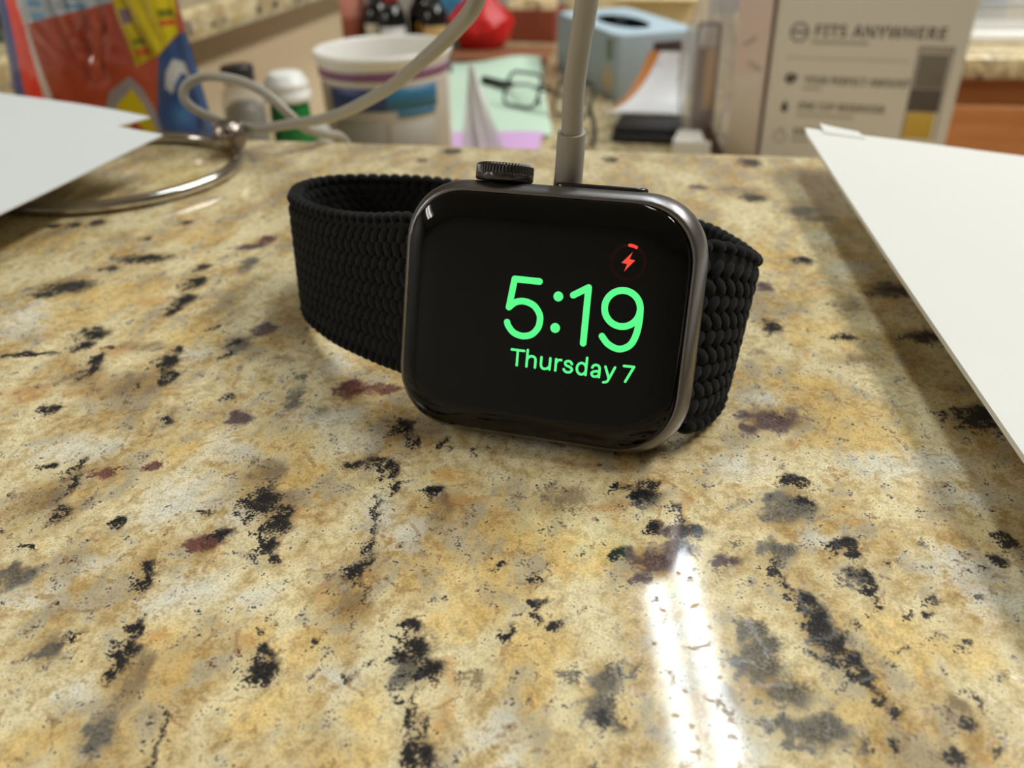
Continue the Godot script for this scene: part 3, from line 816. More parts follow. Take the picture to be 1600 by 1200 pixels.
func build_band(w: Node3D, base: Vector3) -> void:
	var top := [Vector3(-37.6, 28.8, -115), Vector3(-41.0, 29.2, -117), Vector3(-48.9, 26.5, -123.1), Vector3(-55.4, 24.7, -127.8), Vector3(-62.6, 23.2, -133.2), Vector3(-69.0, 22.3, -138.7), Vector3(-73.4, 21.8, -143.4), Vector3(-75.0, 21.5, -147), Vector3(-76.2, 21.2, -151.3), Vector3(-75.8, 20.6, -156.0), Vector3(-73.6, 20.1, -159.9), Vector3(-69.9, 19.5, -163.2), Vector3(-63, 19.2, -164.9), Vector3(-56, 19.1, -165.4), Vector3(-48.5, 19.0, -164.2), Vector3(-33.7, 19.0, -159.4), Vector3(-20, 19.1, -155.6), Vector3(-7.8, 19.3, -151.2), Vector3(3.0, 19.7, -144.6), Vector3(8.4, 20.3, -136.2), Vector3(11.3, 20.9, -129.0), Vector3(11.2, 22.2, -124.6), Vector3(8.6, 25.3, -119.8), Vector3(4.6, 28.0, -115), Vector3(0.8, 28.4, -112.5)]
	var bot := [Vector3(-38.5, 6.1, -106.6), Vector3(-41.5, 6.2, -108.4), Vector3(-47, 5.4, -112), Vector3(-52.5, 4.6, -116), Vector3(-58.5, 3.5, -121.0), Vector3(-65.5, 2.4, -128.0), Vector3(-69.5, 1.6, -133.5), Vector3(-72.0, 1.3, -138.5), Vector3(-73.6, 1.3, -145), Vector3(-73.4, 1.3, -151), Vector3(-71.5, 1.3, -156), Vector3(-68, 1.3, -159.6), Vector3(-62, 1.3, -162), Vector3(-55, 1.3, -162.5), Vector3(-48, 1.3, -161.4), Vector3(-33.5, 1.3, -156.8), Vector3(-20, 1.3, -152.6), Vector3(-8.5, 1.3, -147.0), Vector3(1.5, 1.3, -138.5), Vector3(6.2, 1.3, -129), Vector3(8.2, 1.3, -120), Vector3(7.6, 1.3, -113.6), Vector3(6.2, 1.4, -109.4), Vector3(4.0, 2.0, -105.4), Vector3(1.6, 3.6, -102)]
	var ts := spline(top, 16)
	var bs := spline(bot, 16)
	# even stations along the loop
	var acc := [0.0]
	for i in range(1, ts.size()):
		acc.append(acc[-1] + ((ts[i] + bs[i]) / 2.0 - (ts[i - 1] + bs[i - 1]) / 2.0).length())
	var count := int(acc[-1] / 2.3)
	var pt := []
	var pb := []
	var k := 0
	for i in count * 2 + 1:
		var s: float = acc[-1] * i / (count * 2)
		while k < acc.size() - 2 and acc[k + 1] < s:
			k += 1
		var f: float = clampf((s - acc[k]) / maxf(acc[k + 1] - acc[k], 0.0001), 0, 1)
		pt.append((ts[k] as Vector3).lerp(ts[k + 1], f) - base)
		pb.append((bs[k] as Vector3).lerp(bs[k + 1], f) - base)
	var core := mb()
	var strands := mb()
	var out_rows := []
	var in_rows := []
	var n := pt.size()
	var frame := func(i: int, t: float) -> Array:   # place, along, up, outward
		var p: Vector3 = (pb[i] as Vector3).lerp(pt[i], t)
		var a: Vector3 = (pb[mini(i + 1, n - 1)] as Vector3).lerp(pt[mini(i + 1, n - 1)], t) - (pb[maxi(i - 1, 0)] as Vector3).lerp(pt[maxi(i - 1, 0)], t)
		a = a.normalized()
		var up: Vector3 = ((pt[i] as Vector3) - pb[i]).normalized()
		up = (up - a * up.dot(a)).normalized()
		return [p, a, up, up.cross(a) * -1.0]
	for i in n:
		var ro := []
		var ri := []
		for t in [0.05, 0.35, 0.65, 0.95]:
			var f: Array = frame.call(i, t)
			ro.append(f[0] + f[3] * 0.75)
			ri.append(f[0] - f[3] * 0.75)
		out_rows.append(ro)
		in_rows.append(ri)
	grid(core, out_rows)
	grid(core, in_rows, false, true)
	for i in n - 1:
		quad(core, out_rows[i][3], out_rows[i + 1][3], in_rows[i + 1][3], in_rows[i][3], 2)
		quad(core, in_rows[i][0], in_rows[i + 1][0], out_rows[i + 1][0], out_rows[i][0], 3)
	rng.seed = 7
	var cols := 9
	for i in range(0, n - 1):
		for j in cols:
			if (i + j) % 2:
				continue
			var t := 0.09 + 0.82 * (j + 0.5) / cols
			for side in [1.0, -1.0]:
				var f: Array = frame.call(i, t)
				var lean := deg_to_rad(38.0 if j % 2 else -38.0) + rng.randf_range(-0.1, 0.1)
				var d: Vector3 = f[1] * cos(lean) + f[2] * sin(lean)
				var e: Vector3 = f[2] * cos(lean) - f[1] * sin(lean)
				ball(strands, f[0] + f[3] * side * 0.78, Basis(d * 1.75, f[3] * 0.62, e * 1.12), 8, 6)
	for i in range(0, n - 1, 2):
		for t in [0.03, 0.97]:
			var f: Array = frame.call(i, t)
			var sgn := 1.0 if t > 0.5 else -1.0
			var d: Vector3 = (f[1] * 0.8 + f[3] * 0.62).normalized()
			var e: Vector3 = (f[3] * 0.8 - f[1] * 0.62).normalized()
			ball(strands, f[0] + f[2] * sgn * 0.1, Basis(d * 1.72, f[2] * 1.15, e * 1.22), 10, 8)
	var band := put("band", core, M.braid, w)
	var sm := put("braided_strands", strands, M.braid, band)
	sm.set_meta("kind", "stuff")

# ------------------------------------------------------------------ charger and cable
func build_charger() -> void:
	var turn := Basis(Vector3.UP, deg_to_rad(-4.953)) * Basis(Vector3.RIGHT, deg_to_rad(-20.473)) * Basis(Vector3.BACK, deg_to_rad(-0.351))
	var o := Vector3(-19.01, 18.98, -104.32)
	var c := thing("charging_cable", "pale charging cable rising from the puck behind the watch and looping down left", "cable", o)
	var st := mb()
	lathe(st, [Vector2(0, 0), Vector2(12.2, 0), Vector2(13.3, 0.5), Vector2(13.6, 1.5), Vector2(13.6, 5.0), Vector2(13.2, 6.0), Vector2(12.0, 6.5), Vector2(0, 6.5)], Vector3.ZERO, 48, 0, TAU, Basis(Vector3.RIGHT, -PI / 2))
	var pk := put("charging_puck", st, M.puck_white, c)
	pk.transform = Transform3D(turn, turn * Vector3(0, 0, -10.5) * MM)
	var ups := [Vector3(-17.6, 28.5, -120.0), Vector3(-17.2, 32.0, -118.5), Vector3(-16.8, 35.5, -118.0), Vector3(-16.5, 39.5, -117.8), Vector3(-16.3, 42.4, -117.4)]
	st = mb()
	var a := []
	for p in ups:
		a.append(p - o)
	tube(st, spline(a, 4), 2.15, 20, false, 2.0)
	put("strain_relief", st, M.white_cable, c)
	var path := [Vector3(-16.3, 41.8, -117.5), Vector3(-15.9, 48.3, -116.4), Vector3(-15.1, 53.5, -115.0), Vector3(-14.4, 57.5, -114.1), Vector3(-13.7, 62.1, -112.3), Vector3(-13.2, 72, -110), Vector3(-15, 83, -112), Vector3(-22, 87, -122), Vector3(-29.5, 77, -134), Vector3(-33, 65, -141.5), Vector3(-37.0, 55.6, -148.7), Vector3(-44.5, 48.9, -160.9), Vector3(-56.4, 40.5, -177.0), Vector3(-72.8, 29.9, -196.7), Vector3(-97.1, 17.7, -219.7), Vector3(-121.3, 10.4, -236.3), Vector3(-131, 7.7, -242.0), Vector3(-141.0, 6.6, -247.5), Vector3(-149, 8.6, -247.6), Vector3(-155.5, 11.9, -246.6), Vector3(-158.6, 15.8, -246.5), Vector3(-157.0, 19.6, -248.2), Vector3(-151.0, 21.4, -250.5), Vector3(-139.9, 20.6, -248.9), Vector3(-130.2, 17.6, -246.4), Vector3(-123.5, 12.8, -244.5), Vector3(-119, 7, -247), Vector3(-116, 3.4, -254.0), Vector3(-113, -3, -264.5), Vector3(-112, -30, -272), Vector3(-113, -90, -268), Vector3(-118, -150, -272), Vector3(-126, -158.4, -290), Vector3(-150, -158.4, -320), Vector3(-190, -158.4, -322)]
	a = []
	for p in path:
		a.append(p - o)
	st = mb()
	tube(st, spline(a, 8), 1.5, 14)
	put("cord", st, M.white_cable, c)

func build_bangle() -> void:
	var o := Vector3(-167, 1.75, -215.5)
	var b := thing("bangle", "silver bangle with a round bead clasp lying half under the white sheets", "bracelet", o)
	var st := mb()
	var pts := []
	for k in 72:
		var a := TAU * k / 72
		pts.append(Vector3(cos(a) * 36.0, 0, sin(a) * 34.5))
	tube(st, pts, 1.75, 14, true)
	put("ring", st, M.silver, b)
	st = mb()
	ball(st, Vector3(25, 3.7, -25.5), Basis.from_scale(Vector3(5.3, 5.3, 5.3)), 28, 18)
	var bd := put("bead_clasp", st, M.silver_dull, b)
	st = mb()
	for a in [0.4, 1.5, 2.6, 3.8]:
		var q := []
		for k in 24:
			var t := TAU * k / 24
			q.append(Vector3(25, 3.7, -25.5) + Basis(Vector3.UP, a) * Vector3(sin(t) * 1.3, 2.2 + cos(t) * 1.3, 4.75 - 0.25 * cos(t)))
		tube(st, q, 0.28, 6, true)
	put("bead_ornament", st, M.silver, bd)

# ------------------------------------------------------------------ paper on the bar
func bilinear(c: Array, u: float, v: float) -> Vector3:   # c: near left, near right, far right, far left
	return ((c[0] as Vector3).lerp(c[1], u)).lerp((c[3] as Vector3).lerp(c[2], u), v)

func build_papers() -> void:
	# envelope on the right: its left edge curls up off the stone
	var st := mb()
	var rows := []
	var far_l := Vector3(30.8, 0, -247.0)
	var near_l := Vector3(55.0, 0, 6.0)
	for i in 41:
		var v := i / 40.0
		var row := []
		for j in 41:
			var u := pow(j / 40.0, 1.6)
			var left := near_l.lerp(far_l, v)
			left.x += -1.2 * sin(PI * v)
			var p := left + Vector3(0.985, 0, 0.06) * 225.0 * u
			var cut := maxf(0.0, v - 0.965) / 0.035
			if j == 0 and i == 40:
				p += Vector3(0.6, 0, 4.5)
			var lift := (7.9 + 1.7 * v) * pow(maxf(0.0, 1.0 - u * 1.15), 2.2)
			p.y = 1.3 + lift + 0.35 * sin(u * 9.0 + v * 5.0) * u + cut * 0.3 * sin(u * 14.0)
			row.append(p)
		rows.append(row)
	sheet(st, rows, 0.9)
	var env := thing("envelope", "large white envelope with lifted left edge, at the right of the bar", "envelope")
	put("body", st, M.envelope, env)
	st = mb()   # the flap's end, lifting a little at the far corner
	rows = []
	for i in 5:
		var row := []
		for j in 9:
			var u := pow(j / 8.0 * 0.15, 1.6)
			var p := near_l.lerp(far_l, 0.985 + i * 0.0065) + Vector3(0.985, 0, 0.06) * (5.0 + 225.0 * u)
			p.y = 1.6 + 9.6 * pow(maxf(0.0, 1.0 - (u + 0.02) * 1.15), 2.2) + 0.9 * (i / 4.0) * (1.0 - j / 8.0)
			row.append(p)
		rows.append(row)
	sheet(st, rows, 0.3)
	put("flap", st, M.envelope, env)
	# two loose sheets on the left
	var a := [Vector3(-152, 0, -52), Vector3(-148, 0, -215.4), Vector3(-360, 0, -292), Vector3(-372, 0, -110)]
	var c := [a[3], a[0], a[1], a[2]]
	st = mb()
	rows = []
	for i in 25:
		var row := []
		for j in 25:
			var p := bilinear(c, j / 24.0, i / 24.0)
			var out := clampf((-175.0 - p.x) / 150.0, 0.0, 1.0)
			p.y = 12.3 - 6.0 * out * out * (3.0 - 2.0 * out) + 0.3 * sin(p.z * 0.05)
			row.append(p)
		rows.append(row)
	sheet(st, rows, 0.5)
	tag(put("paper_sheet", st, M.paper), "large white sheet nearest the viewer at the left edge of the bar", "paper", "loose sheets on the bar")
	var b := [Vector3(-340, 0, -190), Vector3(-186, 0, -190), Vector3(-170.2, 0, -243.6), Vector3(-330, 0, -318)]
	st = mb()
	rows = []
	for i in 21:
		var row := []
		for j in 25:
			var p := bilinear(b, j / 24.0, i / 20.0)
			var out := clampf((-175.0 - p.x) / 150.0, 0.0, 1.0)
			p.y = 10.0 - 5.0 * out * out * (3.0 - 2.0 * out) + 0.3 * sin(p.z * 0.05)
			row.append(p)
		rows.append(row)
	sheet(st, rows, 0.5)
	tag(put("paper_sheet", st, M.paper), "white sheet whose corner pokes out behind the larger sheet, beside the snack bag", "paper", "loose sheets on the bar")
	st = mb()   # the pile of mail both sheets lie on, out of frame
	rbox(st, Vector3(-310, 2.5, -150), Vector3(90, 4.6, 150), 1.0)
	tag(put("folded_letter", st, M.paper), "folded white letter under the two loose sheets at the bar's left", "paper")
# ------------------------------------------------------------------ things on the lower counter
func low(x: float, z: float) -> Vector3:
	return Vector3(x, LOW, z)

func build_tub() -> void:
	var t := thing("powder_tub", "open white tub with blue and purple label bands, behind the watch band", "tub", low(-241, -657))
	var st := mb()
	lathe(st, [Vector2(0, 0.3), Vector2(46, 0.3), Vector2(48.5, 2), Vector2(49.5, 6), Vector2(50.8, 112), Vector2(51.0, 114), Vector2(52.6, 115), Vector2(53.6, 117), Vector2(54.0, 118), Vector2(54.2, 120), Vector2(53.4, 121.8), Vector2(51.6, 121.8), Vector2(50.4, 120), Vector2(49.2, 60), Vector2(48.0, 8), Vector2(0, 6)], Vector3.ZERO, 64)
	put("body", st, M.tub_white, t)
	st = mb()
	lathe(st, [Vector2(50.7, 104), Vector2(51.4, 104.4), Vector2(51.5, 110.6), Vector2(50.9, 111)], Vector3.ZERO, 64)
	put("purple_band", st, M.tub_purple, t)
	var face := deg_to_rad(71.0)   # the side towards the viewer
	st = mb()
	lathe(st, [Vector2(50.0, 8), Vector2(50.3, 8.2), Vector2(51.1, 101.5), Vector2(50.7, 102)], Vector3.ZERO, 60, face - 1.25, face + 1.25)
	var lb := put("label", st, M.tub_grey, t)
	for q in [[0.0, 0.95, 83.0, 100.0, M.tub_blue], [-0.85, 0.0, 83.0, 100.0, M.tub_teal], [-0.8, -0.15, 78.0, 82.8, M.tub_teal], [0.04, 0.9, 14.0, 76.0, M.tub_greyer], [-0.8, -0.02, 14.0, 74.0, M.tub_greyer]]:
		st = mb()
		lathe(st, [Vector2(50.3, q[2]), Vector2(51.25, q[2] + 0.2), Vector2(51.45, q[3] - 0.2), Vector2(50.8, q[3])], Vector3.ZERO, 40, face + q[0], face + q[1])
		put("label_panel", st, q[4], lb)
	st = mb()   # powder inside, low in the tub
	lathe(st, [Vector2(48.6, 40), Vector2(30, 46), Vector2(0, 44)], Vector3.ZERO, 40, 0, TAU, Basis.IDENTITY, 0.02)
	put("powder", st, M.cream_block, t)

func build_small_bottles() -> void:
	var t := thing("pill_bottle", "green bottle with a ribbed white cap, left of the tub", "bottle", low(-288, -578))
	var st := mb()
	lathe(st, [Vector2(0, 0.2), Vector2(13.6, 0.2), Vector2(14.6, 1.5), Vector2(14.6, 90), Vector2(13.8, 96), Vector2(12, 98), Vector2(0, 98)], Vector3.ZERO, 40)
	put("body", st, M.bottle_green, t)
	st = mb()
	lathe(st, [Vector2(13.0, 97.5), Vector2(16.2, 97.8), Vector2(16.6, 99), Vector2(16.6, 103.5), Vector2(15.6, 104.2), Vector2(15.4, 106), Vector2(15.9, 107), Vector2(15.6, 111), Vector2(13.8, 112), Vector2(13.2, 115), Vector2(11, 117), Vector2(6, 118), Vector2(0, 118.2)], Vector3.ZERO, 48)
	put("cap", st, M.cap_white, t)
	t = thing("clear_bottle", "small clear bottle of dark pills with a black cap, behind the cable loop", "bottle", low(-312, -556))
	st = mb()
	lathe(st, [Vector2(0, 0.2), Vector2(12.5, 0.2), Vector2(14.5, 2), Vector2(15.0, 100), Vector2(13.5, 108), Vector2(10.2, 112), Vector2(10.2, 116)], Vector3.ZERO, 40)
	put("body", st, M.clear_plastic, t)
	st = mb()
	lathe(st, [Vector2(0, 2), Vector2(12.4, 2.2), Vector2(13.4, 60), Vector2(13.6, 96), Vector2(8, 101), Vector2(0, 102)], Vector3.ZERO, 32, 0, TAU, Basis.IDENTITY, 0.03)
	put("pills", st, M.syrup, t)
	st = mb()
	lathe(st, [Vector2(9.8, 115), Vector2(11.2, 115.2), Vector2(11.4, 124.5), Vector2(10.4, 125.6), Vector2(0, 126)], Vector3.ZERO, 36)
	put("cap", st, M.cap_dark, t)
	t = thing("dropper_bottle", "tiny white round-capped bottle between the green bottle and the tub", "bottle", low(-276, -600))
	st = mb()
	lathe(st, [Vector2(0, 0.2), Vector2(7.4, 0.2), Vector2(8, 1.5), Vector2(8, 52), Vector2(6, 56), Vector2(0, 56)], Vector3.ZERO, 28)
	put("body", st, M.cap_white, t)
	st = mb()
	lathe(st, [Vector2(6.6, 56), Vector2(8, 58), Vector2(8.2, 66), Vector2(7, 72), Vector2(3, 76), Vector2(0, 76.5)], Vector3.ZERO, 28)
	put("cap", st, M.cap_white, t)

func build_dark_bottles() -> void:
	var spec := [[-436.0, -1180.0, "label_cream", "cap_dark", "dark bottle with a cream label, leftmost behind the tub rim"], [-404.0, -1150.0, "label_white", "foil_red", "dark bottle with a white label and red neck, behind the tub rim"], [-376.0, -1195.0, "label_amber", "foil_plum", "dark bottle with a narrow amber label, behind the tub rim"], [-348.0, -1160.0, "label_gold", "cap_dark", "dark bottle with a dull gold label, nearest the blue plastic bag"]]
	for s in spec:
		var t := thing("dark_bottle", s[4], "bottle", low(s[0], s[1]), 0.0, "dark bottles behind the tub")
		var st := mb()
		lathe(st, [Vector2(0, 0.3), Vector2(18.5, 0.3), Vector2(20, 2), Vector2(20, 70), Vector2(18.5, 78), Vector2(13, 86), Vector2(9.6, 92), Vector2(9.4, 118), Vector2(0, 118)], Vector3.ZERO, 36)
		put("glass", st, M.black_glass, t)
		st = mb()
		var half := 0.42 if s[2] == "label_amber" else 0.95
		lathe(st, [Vector2(19.9, 20), Vector2(20.25, 20.3), Vector2(20.25, 63.7), Vector2(19.9, 64)], Vector3.ZERO, 24, 1.25 - half, 1.25 + half)
		put("label", st, M[s[2]], t)
		st = mb()
		lathe(st, [Vector2(9.5, 93), Vector2(10.4, 94), Vector2(10.6, 126), Vector2(9.8, 128), Vector2(0, 128.3)], Vector3.ZERO, 28)
		put("neck_foil", st, M[s[3]], t)

func crumple(st: SurfaceTool, rx: float, h: float, rz: float, sd: int, rough: float, tip: float) -> void:   # a bunched bag: a lump pinched together at the top
	var n := FastNoiseLite.new()
	n.seed = sd
	n.frequency = 1.1
	n.fractal_octaves = 4
	var rows := []
	for i in 25:
		var v := i / 24.0
		var y := h * v
		var prof := pow(sin(PI * clampf(v * 0.86 + 0.10, 0, 1)), 0.6) * lerpf(1.0, tip, smoothstep(0.45, 0.95, v))
		if i == 0:
			prof *= 0.85
		var row := []
		for j in 48:
			var a := TAU * j / 48
			var k := 1.0 + rough * n.get_noise_3d(cos(a) * 1.3, v * 2.0, sin(a) * 1.3) + rough * 0.5 * sin(a * 9.0 + v * 5.0) * v
			row.append(Vector3(cos(a) * rx * prof * k, y, sin(a) * rz * prof * k))
		rows.append(row)
	grid(st, rows, true, true)
	for j in 48:
		tri(st, Vector3(0, h * 1.0, 0), rows[24][(j + 1) % 48], rows[24][j])
		tri(st, Vector3(0, 0.2, 0), rows[0][j], rows[0][(j + 1) % 48])

func build_bags() -> void:
	var t := thing("red_bag", "shiny red plastic bag tied in a bundle, right of the dark bottles", "bag", low(-326, -1330))
	var st := mb()
	crumple(st, 50, 84, 40, 4, 0.17, 0.8)
	put("bundle", st, M.red_plastic, t)
	st = mb()
	crumple(st, 16, 40, 14, 9, 0.5, 1.4)
	var k := put("tied_neck", st, M.red_plastic, t)
	k.position = Vector3(-4, 82, 0) * MM
	t = thing("blue_bag", "crumpled light blue plastic bag behind the dark bottles", "bag", low(-386, -1400))
	st = mb()
	crumple(st, 40, 120, 34, 14, 0.32, 0.9)
	put("bundle", st, M.blue_plastic, t)
	t = thing("paper_roll", "upright pinkish roll standing left of the dark bottles", "roll", low(-478, -1190))
	st = mb()
	lathe(st, [Vector2(8, 0.2), Vector2(22, 0.2), Vector2(22, 130), Vector2(8, 130), Vector2(8, 0.2)], Vector3.ZERO, 36)
	put("core", st, M.pink_card, t)
	st = mb()
	lathe(st, [Vector2(22.2, 20), Vector2(22.6, 20.4), Vector2(22.6, 70), Vector2(22.2, 70.4)], Vector3.ZERO, 36)
	put("band", st, M.terracotta, t)

func build_planter() -> void:
	var t := thing("terracotta_box", "brown box filled with cream blocks, right of the red bag", "box", low(-266, -1450), -8.0)
	var st := mb()
	for q in [[Vector3(0, 24, 32), Vector3(92, 48, 5)], [Vector3(0, 24, -32), Vector3(92, 48, 5)], [Vector3(-44, 24, 0), Vector3(5, 48, 60)], [Vector3(44, 24, 0), Vector3(5, 48, 60)], [Vector3(0, 3, 0), Vector3(88, 6, 62)]]:
		rbox(st, q[0], q[1], 1.0)
	put("box_body", st, M.terracotta, t)
	for q in [[-26, 58, 10, 12.0, "cream block at the front left of the brown box behind the red bag"], [2, 62, 6, -7.0, "cream block at the front middle of the brown box behind the red bag"], [28, 60, 12, 20.0, "cream block at the front right of the brown box behind the red bag"], [-12, 60, -18, 3.0, "cream block at the back left of the brown box behind the red bag"], [20, 64, -16, -14.0, "tallest cream block, at the back right of the brown box behind the red bag"]]:
		st = mb()
		rbox(st, Vector3(q[0], q[1] - 26, q[2]), Vector3(27, 56, 20), 3.0, Basis(Vector3.UP, deg_to_rad(q[3])) * Basis(Vector3.BACK, deg_to_rad(q[3] * 0.5)))
		tag(put("cream_block", st, M.cream_block), q[4], "block", "cream blocks in the brown box").position = t.position
	st = mb()
	rows_board(st)

func rows_board(st: SurfaceTool) -> void:
	rbox(st, Vector3.ZERO, Vector3(168, 7, 96), 3.0)
	var b := put("cutting_board", st, M.brown_board)
	tag(b, "reddish brown board lying flat in front of the red bag", "board")
	b.position = Vector3(-296, LOW + 3.5, -1290) * MM
	b.rotation_degrees.y = 2.0

func build_tissue_box() -> void:
	var t := thing("tissue_box", "pale blue tissue box with an oval slot and green print, behind the upright cable", "box", low(-88.5, -1020), 28.0)
	var st := mb()
	var w := 102.0
	var d := 215.0
	var h := 72.0
	# four sides and a top with an oval hole, all of card
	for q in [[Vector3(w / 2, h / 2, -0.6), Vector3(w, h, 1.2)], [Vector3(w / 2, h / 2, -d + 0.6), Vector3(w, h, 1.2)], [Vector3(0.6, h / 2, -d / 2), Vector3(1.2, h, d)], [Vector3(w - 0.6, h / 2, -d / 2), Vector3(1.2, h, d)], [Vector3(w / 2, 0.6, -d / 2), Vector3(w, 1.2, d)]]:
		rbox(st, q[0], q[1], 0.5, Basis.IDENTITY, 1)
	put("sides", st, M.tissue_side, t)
	st = mb()
	var c := Vector3(w / 2 - 4, h, -d / 2 + 6)
	var ring_in := []
	var ring_out := []
	for k in 48:
		var a := TAU * k / 48
		ring_in.append(c + Vector3(cos(a) * 26, 0.6, sin(a) * 62))
		var dir := Vector2(cos(a), sin(a))
		var far := minf((w / 2) / maxf(absf(dir.x), 0.001), (d / 2) / maxf(absf(dir.y), 0.001))
		ring_out.append(Vector3(clampf(w / 2 + dir.x * far, 0, w), h + 0.6, clampf(-d / 2 + dir.y * far, -d, 0)))
	var lowr := []
	for p in ring_out:
		lowr.append(p - Vector3(0, 1.2, 0))
	var inr := []
	for p in ring_in:
		inr.append(p - Vector3(0, 1.2, 0))
	grid(st, [lowr, ring_out], true, true, 1)
	grid(st, [ring_out, ring_in], true, true, 0)
	grid(st, [ring_in, inr], true, true, 2)
	put("lid", st, M.tissue_blue, t)
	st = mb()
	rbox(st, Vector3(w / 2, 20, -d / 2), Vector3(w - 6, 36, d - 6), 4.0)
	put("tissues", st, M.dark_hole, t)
	for q in [["label_patch", Vector3(62, 57, 0.3), Vector3(36, 12, 0.8), "dark_brown"], ["label_patch", Vector3(63, 38, 0.3), Vector3(50, 24, 0.7), "print_green"]]:
		st = mb()
		rbox(st, q[1], q[2], 0.3, Basis.IDENTITY, 1)
		put(q[0], st, M[q[3]], t)
	for q in [[Vector3(-0.2, 54, -26), Vector3(0.8, 24, 16), "print_olive"], [Vector3(-0.2, 20, -30), Vector3(0.8, 26, 34), "print_tan"], [Vector3(-0.2, 52, -120), Vector3(0.8, 18, 30), "print_olive"]]:
		st = mb()
		rbox(st, q[0], q[1], 0.3, Basis.IDENTITY, 1)
		put("label_patch", st, M[q[2]], t)

func build_cream_boxes() -> void:
	var t := thing("cardboard_tray", "open cream cardboard tray with tan inside, behind the tissue box", "box", low(-100, -1560), -4.0)
	var st := mb()
	for q in [[Vector3(0, 30, 70), Vector3(220, 60, 3)], [Vector3(0, 42, -70), Vector3(220, 84, 3)], [Vector3(-109, 34, 0), Vector3(3, 68, 138)], [Vector3(109, 34, 0), Vector3(3, 68, 138)], [Vector3(0, 1.5, 0), Vector3(216, 3, 138)]]:
		rbox(st, q[0], q[1], 1.0)
	put("walls", st, M.card_cream, t)
	st = mb()
	rbox(st, Vector3(0, 40, -10), Vector3(208, 30, 110), 4.0)
	put("contents", st, M.card_tan, t)
	st = mb()
	rbox(st, Vector3(40, 63, 86), Vector3(130, 2.5, 36), 1.0, Basis(Vector3.RIGHT, 0.35))
	put("flap", st, M.card_cream, t)
	t = thing("cream_carton", "tall cream carton standing behind the cardboard tray", "box", low(-120, -1690))
	st = mb()
	rbox(st, Vector3(0, 65, 0), Vector3(250, 130, 80), 2.0)
	put("body", st, M.card_cream, t)
	st = mb()
	rbox(st, Vector3(0, 131, 0), Vector3(250, 1.5, 8), 0.6)
	put("tape", st, M.card_tan, t)

func build_mint_papers() -> void:
	var st := mb()
	var c := [Vector3(-330, 0, -850), Vector3(-139, 0, -858), Vector3(-221, 0, -1248), Vector3(-356, 0, -1215)]
	var rows := []
	for i in 31:
		var row := []
		for j in 21:
			var u := j / 20.0
			var v := i / 30.0
			var p := bilinear(c, u, v)
			p.y = LOW + 2.2 + 11.0 * exp(-pow((v - 0.93) * 7.0, 2.0) - pow((u - 0.78) * 3.0, 2.0)) + 0.4 * sin(v * 9.0)
			row.append(p)
		rows.append(row)
	sheet(st, rows, 0.6)
	tag(put("mint_paper", st, M.mint_paper), "pale mint green sheet under the black spectacles, right of the tub", "paper")
	st = mb()
	c = [Vector3(-300, 0, -700), Vector3(-135, 0, -720), Vector3(-150, 0, -866), Vector3(-290, 0, -850)]
	rows = []
	for i in 9:
		var row := []
		for j in 9:
			var p := bilinear(c, j / 8.0, i / 8.0)
			p.y = LOW + 3.4 + 0.5 * sin(j * 1.2)
			row.append(p)
		rows.append(row)
	sheet(st, rows, 0.6)
	tag(put("lilac_paper", st, M.lilac_paper), "lilac sheet showing just above the bar's far edge, before the mint sheet", "paper")
	# crumpled translucent tissue leaning against the tub
	var t := thing("plastic_wrap", "crumpled translucent plastic wrap standing at the tub's right side", "plastic wrap", low(-192, -760))
	st = mb()
	rows = []
	for i in 13:
		var v := i / 12.0
		var row := []
		for j in 13:
			var u := j / 12.0 - 0.5
			var wd := lerpf(44.0, 5.0, pow(v, 0.8))
			row.append(Vector3(u * wd - 8.0 * v, 2.0 + v * 84.0, 5.0 * sin(u * 14.0 + v * 4.0) * (1.0 - v * 0.6) + v * -14.0))
		rows.append(row)
	grid(st, rows)
	put("fold", st, M.white_film, t)
	st = mb()
	grid(st, rows, false, true)
	var f := put("fold", st, M.white_film, t)
	f.position = Vector3(4, 0, -7) * MM
	f.rotation_degrees.y = 24

